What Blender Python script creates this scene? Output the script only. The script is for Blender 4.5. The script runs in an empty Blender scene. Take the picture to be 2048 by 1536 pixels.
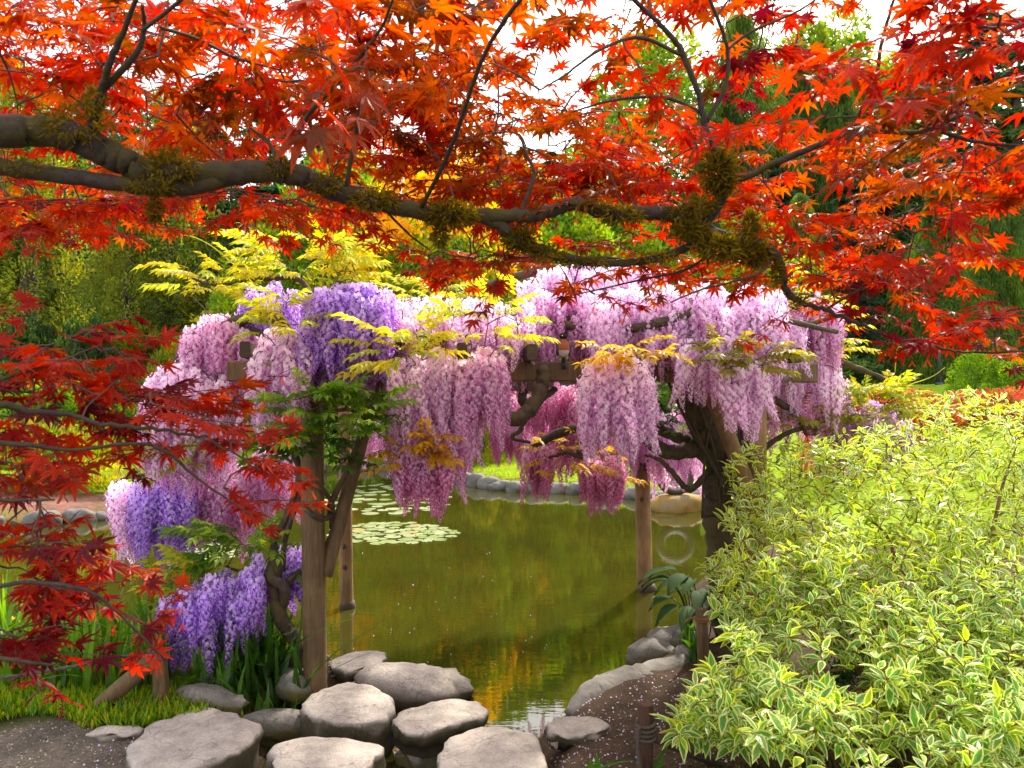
import bpy, math, random
import numpy as np
from mathutils import Vector, Matrix

rng = np.random.default_rng(7)
random.seed(7)
scene = bpy.context.scene
COL = scene.collection
R = math.radians

# ---------------------------------------------------------------- camera
F, HZ, HC = 1462.0, 790.0, 1.9          # focal length and horizon in photo pixels, eye height above the water
cam_d = bpy.data.cameras.new('camera')
cam_d.sensor_width = 36.0
cam_d.lens = 36.0 * F / 2048.0
cam_d.shift_y = (HZ - 768.0) / 2048.0
cam_d.clip_start, cam_d.clip_end = 0.05, 500.0
cam_d.dof.use_dof = True
cam_d.dof.focus_distance = 4.6
cam_d.dof.aperture_fstop = 7.0
cam = bpy.data.objects.new('camera', cam_d)
cam.location = (0, 0, HC)
cam.rotation_euler = (R(90), 0, 0)
COL.objects.link(cam)
scene.camera = cam

# ---------------------------------------------------------------- sky, sun, exposure
SUN_AZ, SUN_EL = R(27.0), R(43.0)
world = bpy.data.worlds.new('World')
scene.world = world
world.use_nodes = True
wn, wl = world.node_tree.nodes, world.node_tree.links
sky = wn.new('ShaderNodeTexSky')
sky.sky_type = 'NISHITA'
sky.sun_disc = False
sky.sun_elevation = SUN_EL
sky.sun_rotation = SUN_AZ
sky.air_density = 1.0
sky.dust_density = 6.0
sky.ozone_density = 1.0
veil = wn.new('ShaderNodeMixRGB')       # thin bright overcast over the whole dome
veil.inputs[0].default_value = 0.5
veil.inputs[2].default_value = (13.0, 12.9, 12.8, 1)
wl.new(sky.outputs[0], veil.inputs[1])
bg = wn['Background']
bg.inputs[1].default_value = 0.15
wl.new(veil.outputs[0], bg.inputs[0])

sun_d = bpy.data.lights.new('sun', 'SUN')
sun_d.energy = 5.0
sun_d.angle = R(4.0)
sun_d.color = (1.0, 0.91, 0.76)
sun = bpy.data.objects.new('sun', sun_d)
to_sun = Vector((math.sin(SUN_AZ) * math.cos(SUN_EL), math.cos(SUN_AZ) * math.cos(SUN_EL), math.sin(SUN_EL)))
sun.rotation_euler = to_sun.to_track_quat('Z', 'Y').to_euler()
sun.location = to_sun * 60
COL.objects.link(sun)

vs = scene.view_settings
vs.view_transform, vs.look, vs.exposure, vs.gamma = 'Standard', 'None', 0.65, 1.0
vs.use_curve_mapping = False
cy = scene.cycles
cy.max_bounces, cy.diffuse_bounces, cy.glossy_bounces, cy.transmission_bounces = 8, 4, 3, 6
cy.caustics_reflective = cy.caustics_refractive = False
cy.sample_clamp_indirect = 6.0
cy.use_denoising = True
cy.use_adaptive_sampling = True

# ---------------------------------------------------------------- helpers
def P(px, py, d):
    """a photo pixel at distance d -> a point of the place"""
    return np.array([(px - 1024.0) / F * d, d, HC - (py - HZ) / F * d])

def G(px, py, z=0.22):
    """a photo pixel on the level z -> a point of the place"""
    return P(px, py, F * (HC - z) / (py - HZ))

def U(a, b): return float(rng.uniform(a, b))
def unit(v): v = np.asarray(v, float); return v / (np.linalg.norm(v) + 1e-9)

class Geo:
    """plain polygon soup: vertices, faces of any size, colour and material per face"""
    def __init__(s): s.V, s.Fc, s.C, s.M = [], [], [], []
    def add(s, verts, faces, col=(.5, .5, .5), mat=0):
        o = len(s.V); s.V.extend([tuple(map(float, v)) for v in verts])
        for k, f in enumerate(faces):
            s.Fc.append([i + o for i in f])
            s.C.append(col[k] if isinstance(col, list) else col); s.M.append(mat)
        return s
    def pack(s):
        S = np.array([len(f) for f in s.Fc], np.int32)
        L = np.array([i for f in s.Fc for i in f], np.int32)
        return dict(V=np.array(s.V, np.float32), L=L, S=S, C=np.array(s.C, np.float32), M=np.array(s.M, np.int32))

def merge(packs):
    packs = [p for p in packs if len(p['V'])]
    off = np.cumsum([0] + [len(p['V']) for p in packs[:-1]])
    return dict(V=np.concatenate([p['V'] for p in packs]), L=np.concatenate([p['L'] + o for p, o in zip(packs, off)]),
                S=np.concatenate([p['S'] for p in packs]), C=np.concatenate([p['C'] for p in packs]), M=np.concatenate([p['M'] for p in packs]))

def xf(p, m):
    q = dict(p); q['V'] = (p['V'] @ np.asarray(m)[:3, :3].T + np.asarray(m)[:3, 3]).astype(np.float32); return q

def mesh(name, p, mats, smooth=False):
    if isinstance(p, Geo): p = p.pack()
    me = bpy.data.meshes.new(name)
    me.vertices.add(len(p['V'])); me.vertices.foreach_set('co', p['V'].astype(np.float32).ravel())
    me.loops.add(len(p['L'])); me.loops.foreach_set('vertex_index', p['L'].astype(np.int32))
    me.polygons.add(len(p['S']))
    me.polygons.foreach_set('loop_start', np.concatenate([[0], np.cumsum(p['S'])[:-1]]).astype(np.int32))
    me.polygons.foreach_set('loop_total', p['S'].astype(np.int32))
    if not isinstance(mats, (list, tuple)): mats = [mats]
    for m in mats: me.materials.append(m)
    me.polygons.foreach_set('material_index', p['M'].astype(np.int32))
    me.polygons.foreach_set('use_smooth', np.full(len(p['S']), smooth))
    at = me.attributes.new('Col', 'FLOAT_COLOR', 'FACE')
    at.data.foreach_set('color', np.concatenate([p['C'], np.ones((len(p['C']), 1))], 1).astype(np.float32).ravel())
    me.update(); me.validate()
    return me

def link(name, me, parent=None, M=None):
    o = bpy.data.objects.new(name, me); COL.objects.link(o)
    if parent is not None: o.parent = parent
    if M is not None: o.matrix_local = Matrix(np.asarray(M).tolist())
    return o

def part(name, p, mats, parent, smooth=False, stuff=False):
    """mesh part given in world coordinates, under an Empty that only has a location"""
    if isinstance(p, Geo): p = p.pack()
    q = dict(p)
    a = parent
    while a is not None: q['V'] = q['V'] - np.array(a.location, np.float32); a = a.parent
    o = link(name, mesh(name, q, mats, smooth), parent)
    if stuff: o['kind'] = 'stuff'
    return o

def tag(o, label, cat, group=None):
    o['label'] = label; o['category'] = cat
    if group: o['group'] = group
    return o

def thing(name, label, cat, loc, group=None):
    return tag(link(name, None), label, cat, group) if loc is None else _th(name, label, cat, loc, group)
def _th(name, label, cat, loc, group):
    o = link(name, None); o.location = [float(c) for c in loc]; o.empty_display_size = .1
    return tag(o, label, cat, group)

def solid(name, p, mats, label, cat, group=None, smooth=True):
    """a thing that is one mesh; origin at its base"""
    if isinstance(p, Geo): p = p.pack()
    lo, hi = p['V'].min(0), p['V'].max(0)
    c = np.array([(lo[0] + hi[0]) / 2, (lo[1] + hi[1]) / 2, lo[2]], np.float32)
    q = dict(p); q['V'] = p['V'] - c
    o = link(name, mesh(name, q, mats, smooth)); o.location = c.tolist()
    return tag(o, label, cat, group)

def frame(y, up, pos, s=1.0, sz=None):
    """matrix whose local Y runs along y and whose local Z leans to up"""
    y = unit(y); x = np.cross(y, up)
    if np.linalg.norm(x) < 1e-4: x = np.cross(y, [1, .2, .1])
    x = unit(x); z = np.cross(x, y)
    M = np.eye(4); M[:3, 0], M[:3, 1], M[:3, 2] = x * s, y * s, z * (sz or s); M[:3, 3] = pos
    return M

def catmull(pts, n=5):
    pts = [np.asarray(p, float) for p in pts]
    if len(pts) < 3: return [pts[0] + (pts[-1] - pts[0]) * t for t in np.linspace(0, 1, n + 1)]
    q = [2 * pts[0] - pts[1]] + pts + [2 * pts[-1] - pts[-2]]
    out = []
    for i in range(1, len(q) - 2):
        p0, p1, p2, p3 = q[i - 1:i + 3]
        for k in range(n):
            t = k / n
            out.append(.5 * ((2 * p1) + (p2 - p0) * t + (2 * p0 - 5 * p1 + 4 * p2 - p3) * t * t + (3 * p1 - p0 - 3 * p2 + p3) * t ** 3))
    out.append(pts[-1])
    return out

def tube(pts, rad, sides=7, col=(.1, .07, .05), wob=0.0, geo=None, cap=True):
    g = geo or Geo()
    pts = [np.asarray(p, float) for p in pts]; n = len(pts)
    rad = np.interp(np.linspace(0, 1, n), np.linspace(0, 1, len(rad)), rad) if hasattr(rad, '__len__') else np.full(n, rad)
    T = [unit(pts[min(i + 1, n - 1)] - pts[max(i - 1, 0)]) for i in range(n)]
    a = np.cross(T[0], [0, 0, 1])
    if np.linalg.norm(a) < .1: a = np.cross(T[0], [1, 0, 0])
    a = unit(a); V = []
    for i in range(n):
        a = unit(a - T[i] * np.dot(a, T[i])); b = np.cross(T[i], a)
        for k in range(sides):
            th = 2 * math.pi * k / sides
            r = rad[i] * (1 + (wob * rng.normal() if wob else 0))
            V.append(pts[i] + r * (a * math.cos(th) + b * math.sin(th)))
    Fs = [[i * sides + k, i * sides + (k + 1) % sides, (i + 1) * sides + (k + 1) % sides, (i + 1) * sides + k] for i in range(n - 1) for k in range(sides)]
    if cap and sides > 3: Fs += [list(range(sides))[::-1], [(n - 1) * sides + k for k in range(sides)]]
    g.add(V, Fs, col)
    return g

def fnoise(p, s, seed=0):
    """cheap smooth value noise from sines, -1..1"""
    p = np.asarray(p, float) * s
    x, y, z = p[..., 0], p[..., 1], p[..., 2]
    return (np.sin(x * 1.7 + y * 1.1 + seed) + np.sin(y * 2.3 - z * 1.9 + seed * 1.7) + np.sin(z * 2.1 + x * 1.3 + seed * 2.3) + np.sin(x * 3.1 - y * 2.7 + z * 1.1 + seed * .7) * .6) / 3.6

# ---------------------------------------------------------------- materials
def mat_new(name):
    m = bpy.data.materials.new(name); m.use_nodes = True
    nt = m.node_tree
    return m, nt.nodes, nt.links, nt.nodes['Principled BSDF'], nt.nodes['Material Output']

def noise(n, l, scale, detail=4, rough=.6, coord='Object'):
    tc = n.new('ShaderNodeTexCoord'); t = n.new('ShaderNodeTexNoise')
    t.inputs['Scale'].default_value = scale; t.inputs['Detail'].default_value = detail; t.inputs['Roughness'].default_value = rough
    l.new(tc.outputs[coord], t.inputs['Vector'])
    return t

def ramp(n, l, src, stops):
    r = n.new('ShaderNodeValToRGB')
    e = r.color_ramp.elements
    while len(e) < len(stops): e.new(.5)
    for i, (p, c) in enumerate(stops):
        e[i].position = p; e[i].color = (c[0], c[1], c[2], 1)
    l.new(src, r.inputs[0]); return r

def mix(n, l, mode, fac, a, b):
    m = n.new('ShaderNodeMixRGB'); m.blend_type = mode
    for k, v in ((0, fac), (1, a), (2, b)):
        if hasattr(v, 'is_linked') or hasattr(v, 'links'): l.new(v, m.inputs[k])
        else: m.inputs[k].default_value = v if k == 0 else (*v, 1)
    return m.outputs[0]

def bump(n, l, height, strength, dist, bsdf):
    b = n.new('ShaderNodeBump'); b.inputs['Strength'].default_value = strength; b.inputs['Distance'].default_value = dist
    l.new(height, b.inputs['Height']); l.new(b.outputs[0], bsdf.inputs['Normal'])

def leaf_mat(name, trans=.5, rough=.45, spec=.3, var=.25, tsat=1.25, scale=9.0, tval=1.5):
    """thin leaf or petal: coloured by the 'Col' of its faces, lets light through"""
    m, n, l, b, out = mat_new(name)
    at = n.new('ShaderNodeAttribute'); at.attribute_name = 'Col'
    oi = n.new('ShaderNodeObjectInfo')
    nz = noise(n, l, scale, 2)
    mr = n.new('ShaderNodeMapRange'); mr.inputs[1].default_value = .3; mr.inputs[2].default_value = .7
    mr.inputs[3].default_value = 1 - var; mr.inputs[4].default_value = 1 + var
    l.new(nz.outputs[0], mr.inputs[0])
    mr2 = n.new('ShaderNodeMapRange'); mr2.inputs[3].default_value = 1 - var * .6; mr2.inputs[4].default_value = 1 + var * .6
    l.new(oi.outputs['Random'], mr2.inputs[0])
    mu = n.new('ShaderNodeMath'); mu.operation = 'MULTIPLY'
    l.new(mr.outputs[0], mu.inputs[0]); l.new(mr2.outputs[0], mu.inputs[1])
    hs = n.new('ShaderNodeHueSaturation'); l.new(at.outputs[0], hs.inputs['Color']); l.new(mu.outputs[0], hs.inputs['Value'])
    l.new(hs.outputs[0], b.inputs['Base Color'])
    b.inputs['Roughness'].default_value = rough
    b.inputs['Specular IOR Level'].default_value = spec
    if trans > 0:
        t = n.new('ShaderNodeBsdfTranslucent')
        h2 = n.new('ShaderNodeHueSaturation'); h2.inputs['Saturation'].default_value = tsat; h2.inputs['Value'].default_value = tval
        l.new(hs.outputs[0], h2.inputs['Color']); l.new(h2.outputs[0], t.inputs['Color'])
        mx = n.new('ShaderNodeMixShader'); mx.inputs[0].default_value = trans
        l.new(b.outputs[0], mx.inputs[1]); l.new(t.outputs[0], mx.inputs[2]); l.new(mx.outputs[0], out.inputs['Surface'])
    return m

def bark_mat(name, c1, c2, scale=30, moss=None, mossfac=.5):
    m, n, l, b, out = mat_new(name)
    nz = noise(n, l, scale, 6, .7); nz2 = noise(n, l, scale * .15, 3)
    c = ramp(n, l, nz.outputs[0], [(.3, c1), (.7, c2)]).outputs[0]
    if moss:
        ms = ramp(n, l, nz2.outputs[0], [(.5 - .1 * mossfac, (0, 0, 0)), (.62, (1, 1, 1))])
        c = mix(n, l, 'MIX', ms.outputs[0], c, moss)
    l.new(c, b.inputs['Base Color']); b.inputs['Roughness'].default_value = .85
    bump(n, l, nz.outputs[0], .6, .01, b)
    return m

def wood_mat(name, c1, c2, grain=(14, 14, 1.2)):
    m, n, l, b, out = mat_new(name)
    tc = n.new('ShaderNodeTexCoord'); mp = n.new('ShaderNodeMapping'); mp.inputs['Scale'].default_value = grain
    l.new(tc.outputs['Object'], mp.inputs[0])
    t = n.new('ShaderNodeTexNoise'); t.inputs['Scale'].default_value = 4; t.inputs['Detail'].default_value = 8; t.inputs['Roughness'].default_value = .75
    l.new(mp.outputs[0], t.inputs['Vector'])
    nz = noise(n, l, 2.2, 4)
    c = ramp(n, l, t.outputs[0], [(.28, c1), (.5, tuple((a + d) / 2 for a, d in zip(c1, c2))), (.72, c2)]).outputs[0]
    st = ramp(n, l, nz.outputs[0], [(.35, (.45, .42, .38)), (.65, (1.1, 1.08, 1.0))])
    c = mix(n, l, 'MULTIPLY', 1.0, c, st.outputs[0])
    l.new(c, b.inputs['Base Color']); b.inputs['Roughness'].default_value = .75
    bump(n, l, t.outputs[0], .5, .006, b)
    return m

def stone_mat(name, base=(.27, .25, .235), moss=(.10, .085, .015), mossy=.35, scale=9, allover=False):
    m, n, l, b, out = mat_new(name)
    nz = noise(n, l, scale, 8, .65); big = noise(n, l, 2.3, 4); fine = noise(n, l, 90, 4, .7)
    c = ramp(n, l, nz.outputs[0], [(.25, tuple(k * .55 for k in base)), (.5, base), (.75, tuple(k * 1.35 for k in base))]).outputs[0]
    c = mix(n, l, 'MULTIPLY', .55, c, ramp(n, l, fine.outputs[0], [(.35, (.55, .55, .55)), (.6, (1.15, 1.12, 1.1))]).outputs[0])
    ge = n.new('ShaderNodeNewGeometry'); sx = n.new('ShaderNodeSeparateXYZ'); l.new(ge.outputs['Normal'], sx.inputs[0])
    side = n.new('ShaderNodeMapRange'); side.inputs[1].default_value = .75; side.inputs[2].default_value = .1; side.inputs[3].default_value = 1 if allover else 0; side.inputs[4].default_value = 1
    l.new(sx.outputs[2], side.inputs[0])
    msk = ramp(n, l, big.outputs[0], [(.62 - mossy * .4, (0, 0, 0)), (.72 - mossy * .3, (1, 1, 1))])
    mm = n.new('ShaderNodeMath'); mm.operation = 'MULTIPLY'; l.new(side.outputs[0], mm.inputs[0]); l.new(msk.outputs[0], mm.inputs[1])
    c = mix(n, l, 'MIX', mm.outputs[0], c, moss)
    vo = n.new('ShaderNodeTexVoronoi'); vo.feature = 'DISTANCE_TO_EDGE'; vo.inputs['Scale'].default_value = 3.1
    wp = noise(n, l, 6, 3); tc = n.new('ShaderNodeTexCoord'); vm = n.new('ShaderNodeMixRGB'); vm.inputs[0].default_value = .25
    l.new(tc.outputs['Object'], vm.inputs[1]); l.new(wp.outputs[1], vm.inputs[2]); l.new(vm.outputs[0], vo.inputs['Vector'])
    c = mix(n, l, 'MULTIPLY', .5, c, ramp(n, l, vo.outputs[0], [(.0, (.3, .28, .25)), (.018, (1, 1, 1))]).outputs[0])
    l.new(c, b.inputs['Base Color']); b.inputs['Roughness'].default_value = .8
    ad = n.new('ShaderNodeMath'); ad.operation = 'MULTIPLY_ADD'; ad.inputs[1].default_value = .25
    l.new(fine.outputs[0], ad.inputs[0]); l.new(nz.outputs[0], ad.inputs[2])
    bump(n, l, ad.outputs[0], .7, .02, b)
    return m

def plain_mat(name, c, rough=.6, metal=0):
    m, n, l, b, out = mat_new(name)
    nz = noise(n, l, 40, 4)
    l.new(ramp(n, l, nz.outputs[0], [(.3, tuple(k * .8 for k in c)), (.7, tuple(k * 1.15 for k in c))]).outputs[0], b.inputs['Base Color'])
    b.inputs['Roughness'].default_value = rough; b.inputs['Metallic'].default_value = metal
    return m

M_MAPLE = leaf_mat('maple_leaf', .6, .45, .28, .28, 1.08, 14, 1.25)
M_DOG = leaf_mat('dogwood_leaf', .42, .4, .35, .15, 1.15, 10)
M_WIS = leaf_mat('wisteria_leaf', .55, .45, .3, .18, 1.1, 8)
M_PET = leaf_mat('wisteria_petal', .45, .6, .15, .12, 1.1, 20)
M_TREE = leaf_mat('tree_foliage', .5, .6, .2, .3, 1.1, .9)
M_GRASS = leaf_mat('blade', .5, .4, .35, .25, 1.1, 6)
M_MOSS = leaf_mat('moss', .4, .8, .1, .3, 1.1, 30)
M_HOSTA = leaf_mat('hosta_leaf', .25, .75, .15, .2, 1.0, 7)
M_PAD = leaf_mat('lily_leaf', .1, .3, .5, .2, 1.0, 5)
M_MBARK = bark_mat('maple_bark', (.018, .012, .010), (.075, .05, .042), 60, (.06, .048, .008), .5)
M_TWIG = bark_mat('twig_bark', (.05, .03, .02), (.12, .07, .05), 80)
M_VBARK = bark_mat('vine_bark', (.025, .016, .010), (.11, .07, .042), 32, (.09, .07, .02), .2)
M_TRUNK = bark_mat('tree_bark', (.03, .02, .014), (.11, .075, .055), 8)
M_DTWIG = bark_mat('dogwood_bark', (.10, .05, .02), (.22, .11, .05), 60)
M_POSTW = wood_mat('weathered_post', (.085, .048, .02), (.27, .17, .075))
M_POSTL = wood_mat('peeled_log', (.16, .085, .035), (.42, .25, .11))
M_DARKW = wood_mat('dark_beam', (.03, .02, .012), (.12, .08, .045), (1.5, 14, 14))
M_STONE = stone_mat('stepping_stone', (.42, .37, .33), (.055, .042, .018), 1.0)  # mossy stain on the sides, darkened to stand in for their shade too
M_ROCK = stone_mat('bank_rock', (.20, .185, .165), mossy=.7)
M_PALE = stone_mat('pale_slab', (.52, .50, .46), mossy=.05)
M_LICH = stone_mat('lichen_boulder', (.17, .165, .16), (.24, .14, .02), .8, 9, True)
M_SHORE = stone_mat('shore_stone', (.15, .14, .13), (.06, .055, .015), .5)
M_ROPE = plain_mat('rope', (.09, .07, .055), .9)
M_ROPEO = plain_mat('orange_rope', (.30, .13, .05), .9)
M_POLE = plain_mat('pole_paint', (.05, .065, .09), .4, .3)

# ---------------------------------------------------------------- the lie of the land
SHORE = [(-14, 8.5), (-9, 5.0), (-4.9, 5.0), (-3.54, 5.05), (-2.55, 5.14), (-1.6, 5.0), (-1.25, 5.15), (-1.0, 4.9), (-1.0, 4.6), (-1.3, 4.4), (-1.36, 4.1), (-1.28, 3.7),
         (-1.2, 3.2), (-1.1, 2.0), (-.15, 1.9), (-.1, 3.0), (.1, 3.7), (.2, 4.15), (.38, 4.4), (.6, 4.68), (1.0, 5.15), (1.32, 5.6), (1.5, 6.3),
         (1.75, 7.1), (2.3, 8.2), (3.9, 9.2), (4.4, 11.0), (3.6, 12.4), (2.5, 13.2), (1.67, 13.9), (.55, 14.25), (-.24, 14.6), (-.8, 15.4), (-1.15, 16.4), (-1.25, 17.9),
         (-1.9, 18.4), (-3.05, 18.5), (-5.2, 18.0), (-5.8, 15.5), (-5.7, 13.0), (-6.0, 11.2), (-7.4, 10.5), (-9.2, 10.2), (-12, 10.0)]
SEGS = [(a[0], a[1], b[0] - a[0], b[1] - a[1], (b[0] - a[0]) ** 2 + (b[1] - a[1]) ** 2) for a, b in zip(SHORE, SHORE[1:] + SHORE[:1])]
def shore_sd(x, y):
    """signed distance to the pond's edge, positive on land"""
    if np.size(x) == 1:
        fx, fy = float(np.ravel(x)[0]), float(np.ravel(y)[0]); best = 1e18; ins = False
        for ax, ay, ex, ey, l2 in SEGS:
            t = ((fx - ax) * ex + (fy - ay) * ey) / l2; t = 0.0 if t < 0 else (1.0 if t > 1 else t)
            dx, dy = fx - ax - t * ex, fy - ay - t * ey; dd = dx * dx + dy * dy
            if dd < best: best = dd
            if (ay > fy) != (ay + ey > fy) and fx < ex * (fy - ay) / (ey + 1e-12) + ax: ins = not ins
        return np.array([-math.sqrt(best) if ins else math.sqrt(best)])
    pts = np.array(SHORE); nx = np.roll(pts, -1, 0)
    x = np.asarray(x, float); y = np.asarray(y, float)
    best = np.full(x.shape, 1e9); inside = np.zeros(x.shape, bool)
    for (ax, ay), (bx, by) in zip(pts, nx):
        ex, ey = bx - ax, by - ay
        t = np.clip(((x - ax) * ex + (y - ay) * ey) / (ex * ex + ey * ey), 0, 1)
        best = np.minimum(best, np.hypot(x - ax - t * ex, y - ay - t * ey))
        c = ((ay > y) != (by > y)) & (x < ex * (y - ay) / (ey + 1e-12) + ax)
        inside ^= c
    return np.where(inside, -best, best)
def sm(a, b, x): t = np.clip((x - a) / (b - a), 0, 1); return t * t * (3 - 2 * t)
def land(x, y):
    x = np.asarray(x, float); y = np.asarray(y, float)
    s = shore_sd(x, y)
    p = np.stack([x, y, 0 * x], -1)
    z = np.where(s > 0, .015 + .19 * sm(0, .28, s) + .03 * fnoise(p, 2.2, 1) * sm(0, .5, s), np.maximum(-.6, .015 + s * .9))
    far = sm(8.5, 11, y)
    z = z + far * np.where(s > 0, .09 * np.clip(s - .3, 0, 13) + .05 * fnoise(p, .5, 2) * sm(.3, 3, s), 0)
    z = z + sm(4.0, 9.0, x) * sm(.2, 2, s) * .85 * sm(4, 9, y)
    z = z + .40 * np.clip(y - 30, 0, 60) * sm(28, 36, y) + .0
    return z
def ground_z(x, y): return float(land(np.array([x]), np.array([y]))[0])

def build_ground():
    def axis(lo, a, b, hi, f, g, cap):
        mid = list(np.arange(a, b + 1e-6, f)); up = []; v, s = b, f
        while v < hi: s = min(s * g, cap); v += s; up.append(v)
        dn = []; v, s = a, f
        while v > lo: s = min(s * g, cap); v -= s; dn.append(v)
        return np.array(dn[::-1] + mid + up)
    xs = axis(-85, -4.2, 4.0, 85, .05, 1.09, 4); ys = axis(-14, 2.4, 6.4, 110, .05, 1.045, 4)
    X, Y = np.meshgrid(xs, ys, indexing='ij'); nx, ny = X.shape
    Z = land(X, Y)
    s = shore_sd(X, Y); p = np.stack([X, Y, Z], -1)
    n1, n2 = fnoise(p, 1.4, 3), fnoise(p, 5.5, 5)
    soil, gravel = np.array([.085, .058, .040]), np.array([.14, .115, .095])
    moss, lawn, wood, mulch, mud = np.array([.055, .075, .012]), np.array([.22, .34, .012]), np.array([.02, .03, .01]), np.array([.25, .13, .10]), np.array([.045, .032, .02])
    def lay(c, col, f): return c * (1 - f[..., None]) + col * f[..., None]
    c = np.broadcast_to(soil, X.shape + (3,)).copy()
    c = lay(c, gravel, sm(-1.5, -1.9, X + .15 * n1) * sm(3.85, 3.6, Y + .12 * n1))
    c = lay(c, moss, sm(-1.2, -1.5, X) * sm(3.62, 3.85, Y + .12 * n1 + .06 * n2))
    c = lay(c, moss * .9, sm(2.0, 2.6, X + .3 * n1) * sm(3.2, 2.9, Y + .1 * n2))
    c = lay(c, lawn, sm(8.0, 9.0, Y) * sm(.0, .35, s + .1 * n2))
    c = lay(c, lawn * np.array([1.25, .95, 1]), sm(8.0, 9.0, Y) * sm(.25, .7, n1) * .7)
    c = lay(c, mulch, sm(-5.9, -6.4, X + .2 * n1) * sm(10.6, 10.9, Y) * sm(12.4, 11.9, Y + .2 * n1))
    c = lay(c, wood, sm(27, 31, Y + 1.5 * n1))
    c = lay(c, mud, sm(.05, -.06, s))
    V = np.stack([X, Y, Z], -1).reshape(-1, 3)
    i, j = np.meshgrid(np.arange(nx - 1), np.arange(ny - 1), indexing='ij')
    a = (i * ny + j).ravel(); L = np.stack([a, a + ny, a + ny + 1, a + 1], 1).ravel()
    C = (c[:-1, :-1] + c[1:, 1:]).reshape(-1, 3) / 2
    m, n, l, b, out = mat_new('ground')
    at = n.new('ShaderNodeAttribute'); at.attribute_name = 'Col'
    f1, f2 = noise(n, l, 55, 6, .75), noise(n, l, 6, 4, .6)
    v = n.new('ShaderNodeTexVoronoi'); v.inputs['Scale'].default_value = 120
    tc = n.new('ShaderNodeTexCoord'); l.new(tc.outputs['Object'], v.inputs['Vector'])
    cc = mix(n, l, 'MULTIPLY', 1.0, at.outputs[0], ramp(n, l, f1.outputs[0], [(.3, (.5, .5, .5)), (.5, (1, 1, 1)), (.72, (1.6, 1.55, 1.5))]).outputs[0])
    cc = mix(n, l, 'MULTIPLY', 1.0, cc, ramp(n, l, f2.outputs[0], [(.35, (.72, .74, .72)), (.65, (1.2, 1.15, 1.15))]).outputs[0])
    l.new(cc, b.inputs['Base Color']); b.inputs['Roughness'].default_value = .95; b.inputs['Specular IOR Level'].default_value = .1
    ad = n.new('ShaderNodeMath'); l.new(f1.outputs[0], ad.inputs[0]); l.new(v.outputs[0], ad.inputs[1])
    bump(n, l, ad.outputs[0], .7, .012, b)
    o = link('ground', mesh('ground', dict(V=V, L=L, S=np.full(len(a), 4, np.int32), C=C, M=np.zeros(len(a), np.int32)), m, True))
    o['kind'] = 'structure'
build_ground()

def build_pond():
    m, n, l, b, out = mat_new('pond_water')
    nz = noise(n, l, .6, 3)
    l.new(ramp(n, l, nz.outputs[0], [(.35, (.034, .033, .004)), (.65, (.050, .047, .005))]).outputs[0], b.inputs['Base Color'])
    b.inputs['Roughness'].default_value = .02; b.inputs['IOR'].default_value = 1.55; b.inputs['Specular IOR Level'].default_value = 1.0
    tc = n.new('ShaderNodeTexCoord'); mp = n.new('ShaderNodeMapping'); mp.inputs['Scale'].default_value = (3.0, 9.0, 1)
    l.new(tc.outputs['Object'], mp.inputs[0])
    t = n.new('ShaderNodeTexNoise'); t.inputs['Scale'].default_value = 1.6; t.inputs['Detail'].default_value = 3
    l.new(mp.outputs[0], t.inputs['Vector'])
    bump(n, l, t.outputs[0], .05, .012, b)
    g = Geo(); g.add([(-16, 1, 0), (7, 1, 0), (7, 20, 0), (-16, 20, 0)], [[0, 1, 2, 3]])
    o = link('pond_water', mesh('pond_water', g, m)); o['kind'] = 'structure'
build_pond()

# ---------------------------------------------------------------- rocks
def flat_stone(outline, ztop, depth, seed, bulge=.02, rough=.012, name=None):
    """a slab whose top follows an outline, with rounded shoulders and broken sides"""
    pts = np.array(outline, float)
    n = 48
    d = np.concatenate([[0], np.cumsum(np.linalg.norm(np.roll(pts, -1, 0) - pts, axis=1))])
    q = np.vstack([pts, pts[:1]]); t = np.linspace(0, d[-1], n, endpoint=False)
    o = np.stack([np.interp(t, d, q[:, 0]), np.interp(t, d, q[:, 1])], 1)
    for _ in range(1): o = .5 * o + .25 * (np.roll(o, 1, 0) + np.roll(o, -1, 0))
    c = o.mean(0); rad = np.linalg.norm(o - c, axis=1).mean()
    rings = [(0.0, .0), (.3, 0), (.55, 0), (.75, 0), (.88, 0), (.95, -.004), (.985, -.012), (1.0, -.03), (1.0, -.07), (.985, -.5 * depth), (.93, -.8 * depth), (.85, -depth)]
    V, Fs = [], []
    for k, (s, dz) in enumerate(rings):
        for i in range(n):
            p = c + (o[i] - c) * s; z = ztop + dz
            e = np.array([p[0], p[1], z])
            z += bulge * (1 - s * s if s < 1 else 0) + rough * fnoise(e, 9, seed) + rough * .5 * fnoise(e, 24, seed + 3)
            if s > .9:
                j = .022 * fnoise(e, 12, seed + 1) + .016 * fnoise(e, 40, seed + 2)
                p = p + unit(o[i] - c) * j
            V.append((p[0], p[1], z))
    for k in range(len(rings) - 1):
        for i in range(n):
            a, b2 = k * n + i, k * n + (i + 1) % n
            Fs.append([a, a + n, b2 + n, b2])
    g = Geo(); g.add(V, Fs[n:]); g.add([], [])
    o0 = 0
    for i in range(n): g.Fc.append([n * 0, n + (i) % n, n + (i + 1) % n]); g.C.append((.5, .5, .5)); g.M.append(0)
    return g

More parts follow.
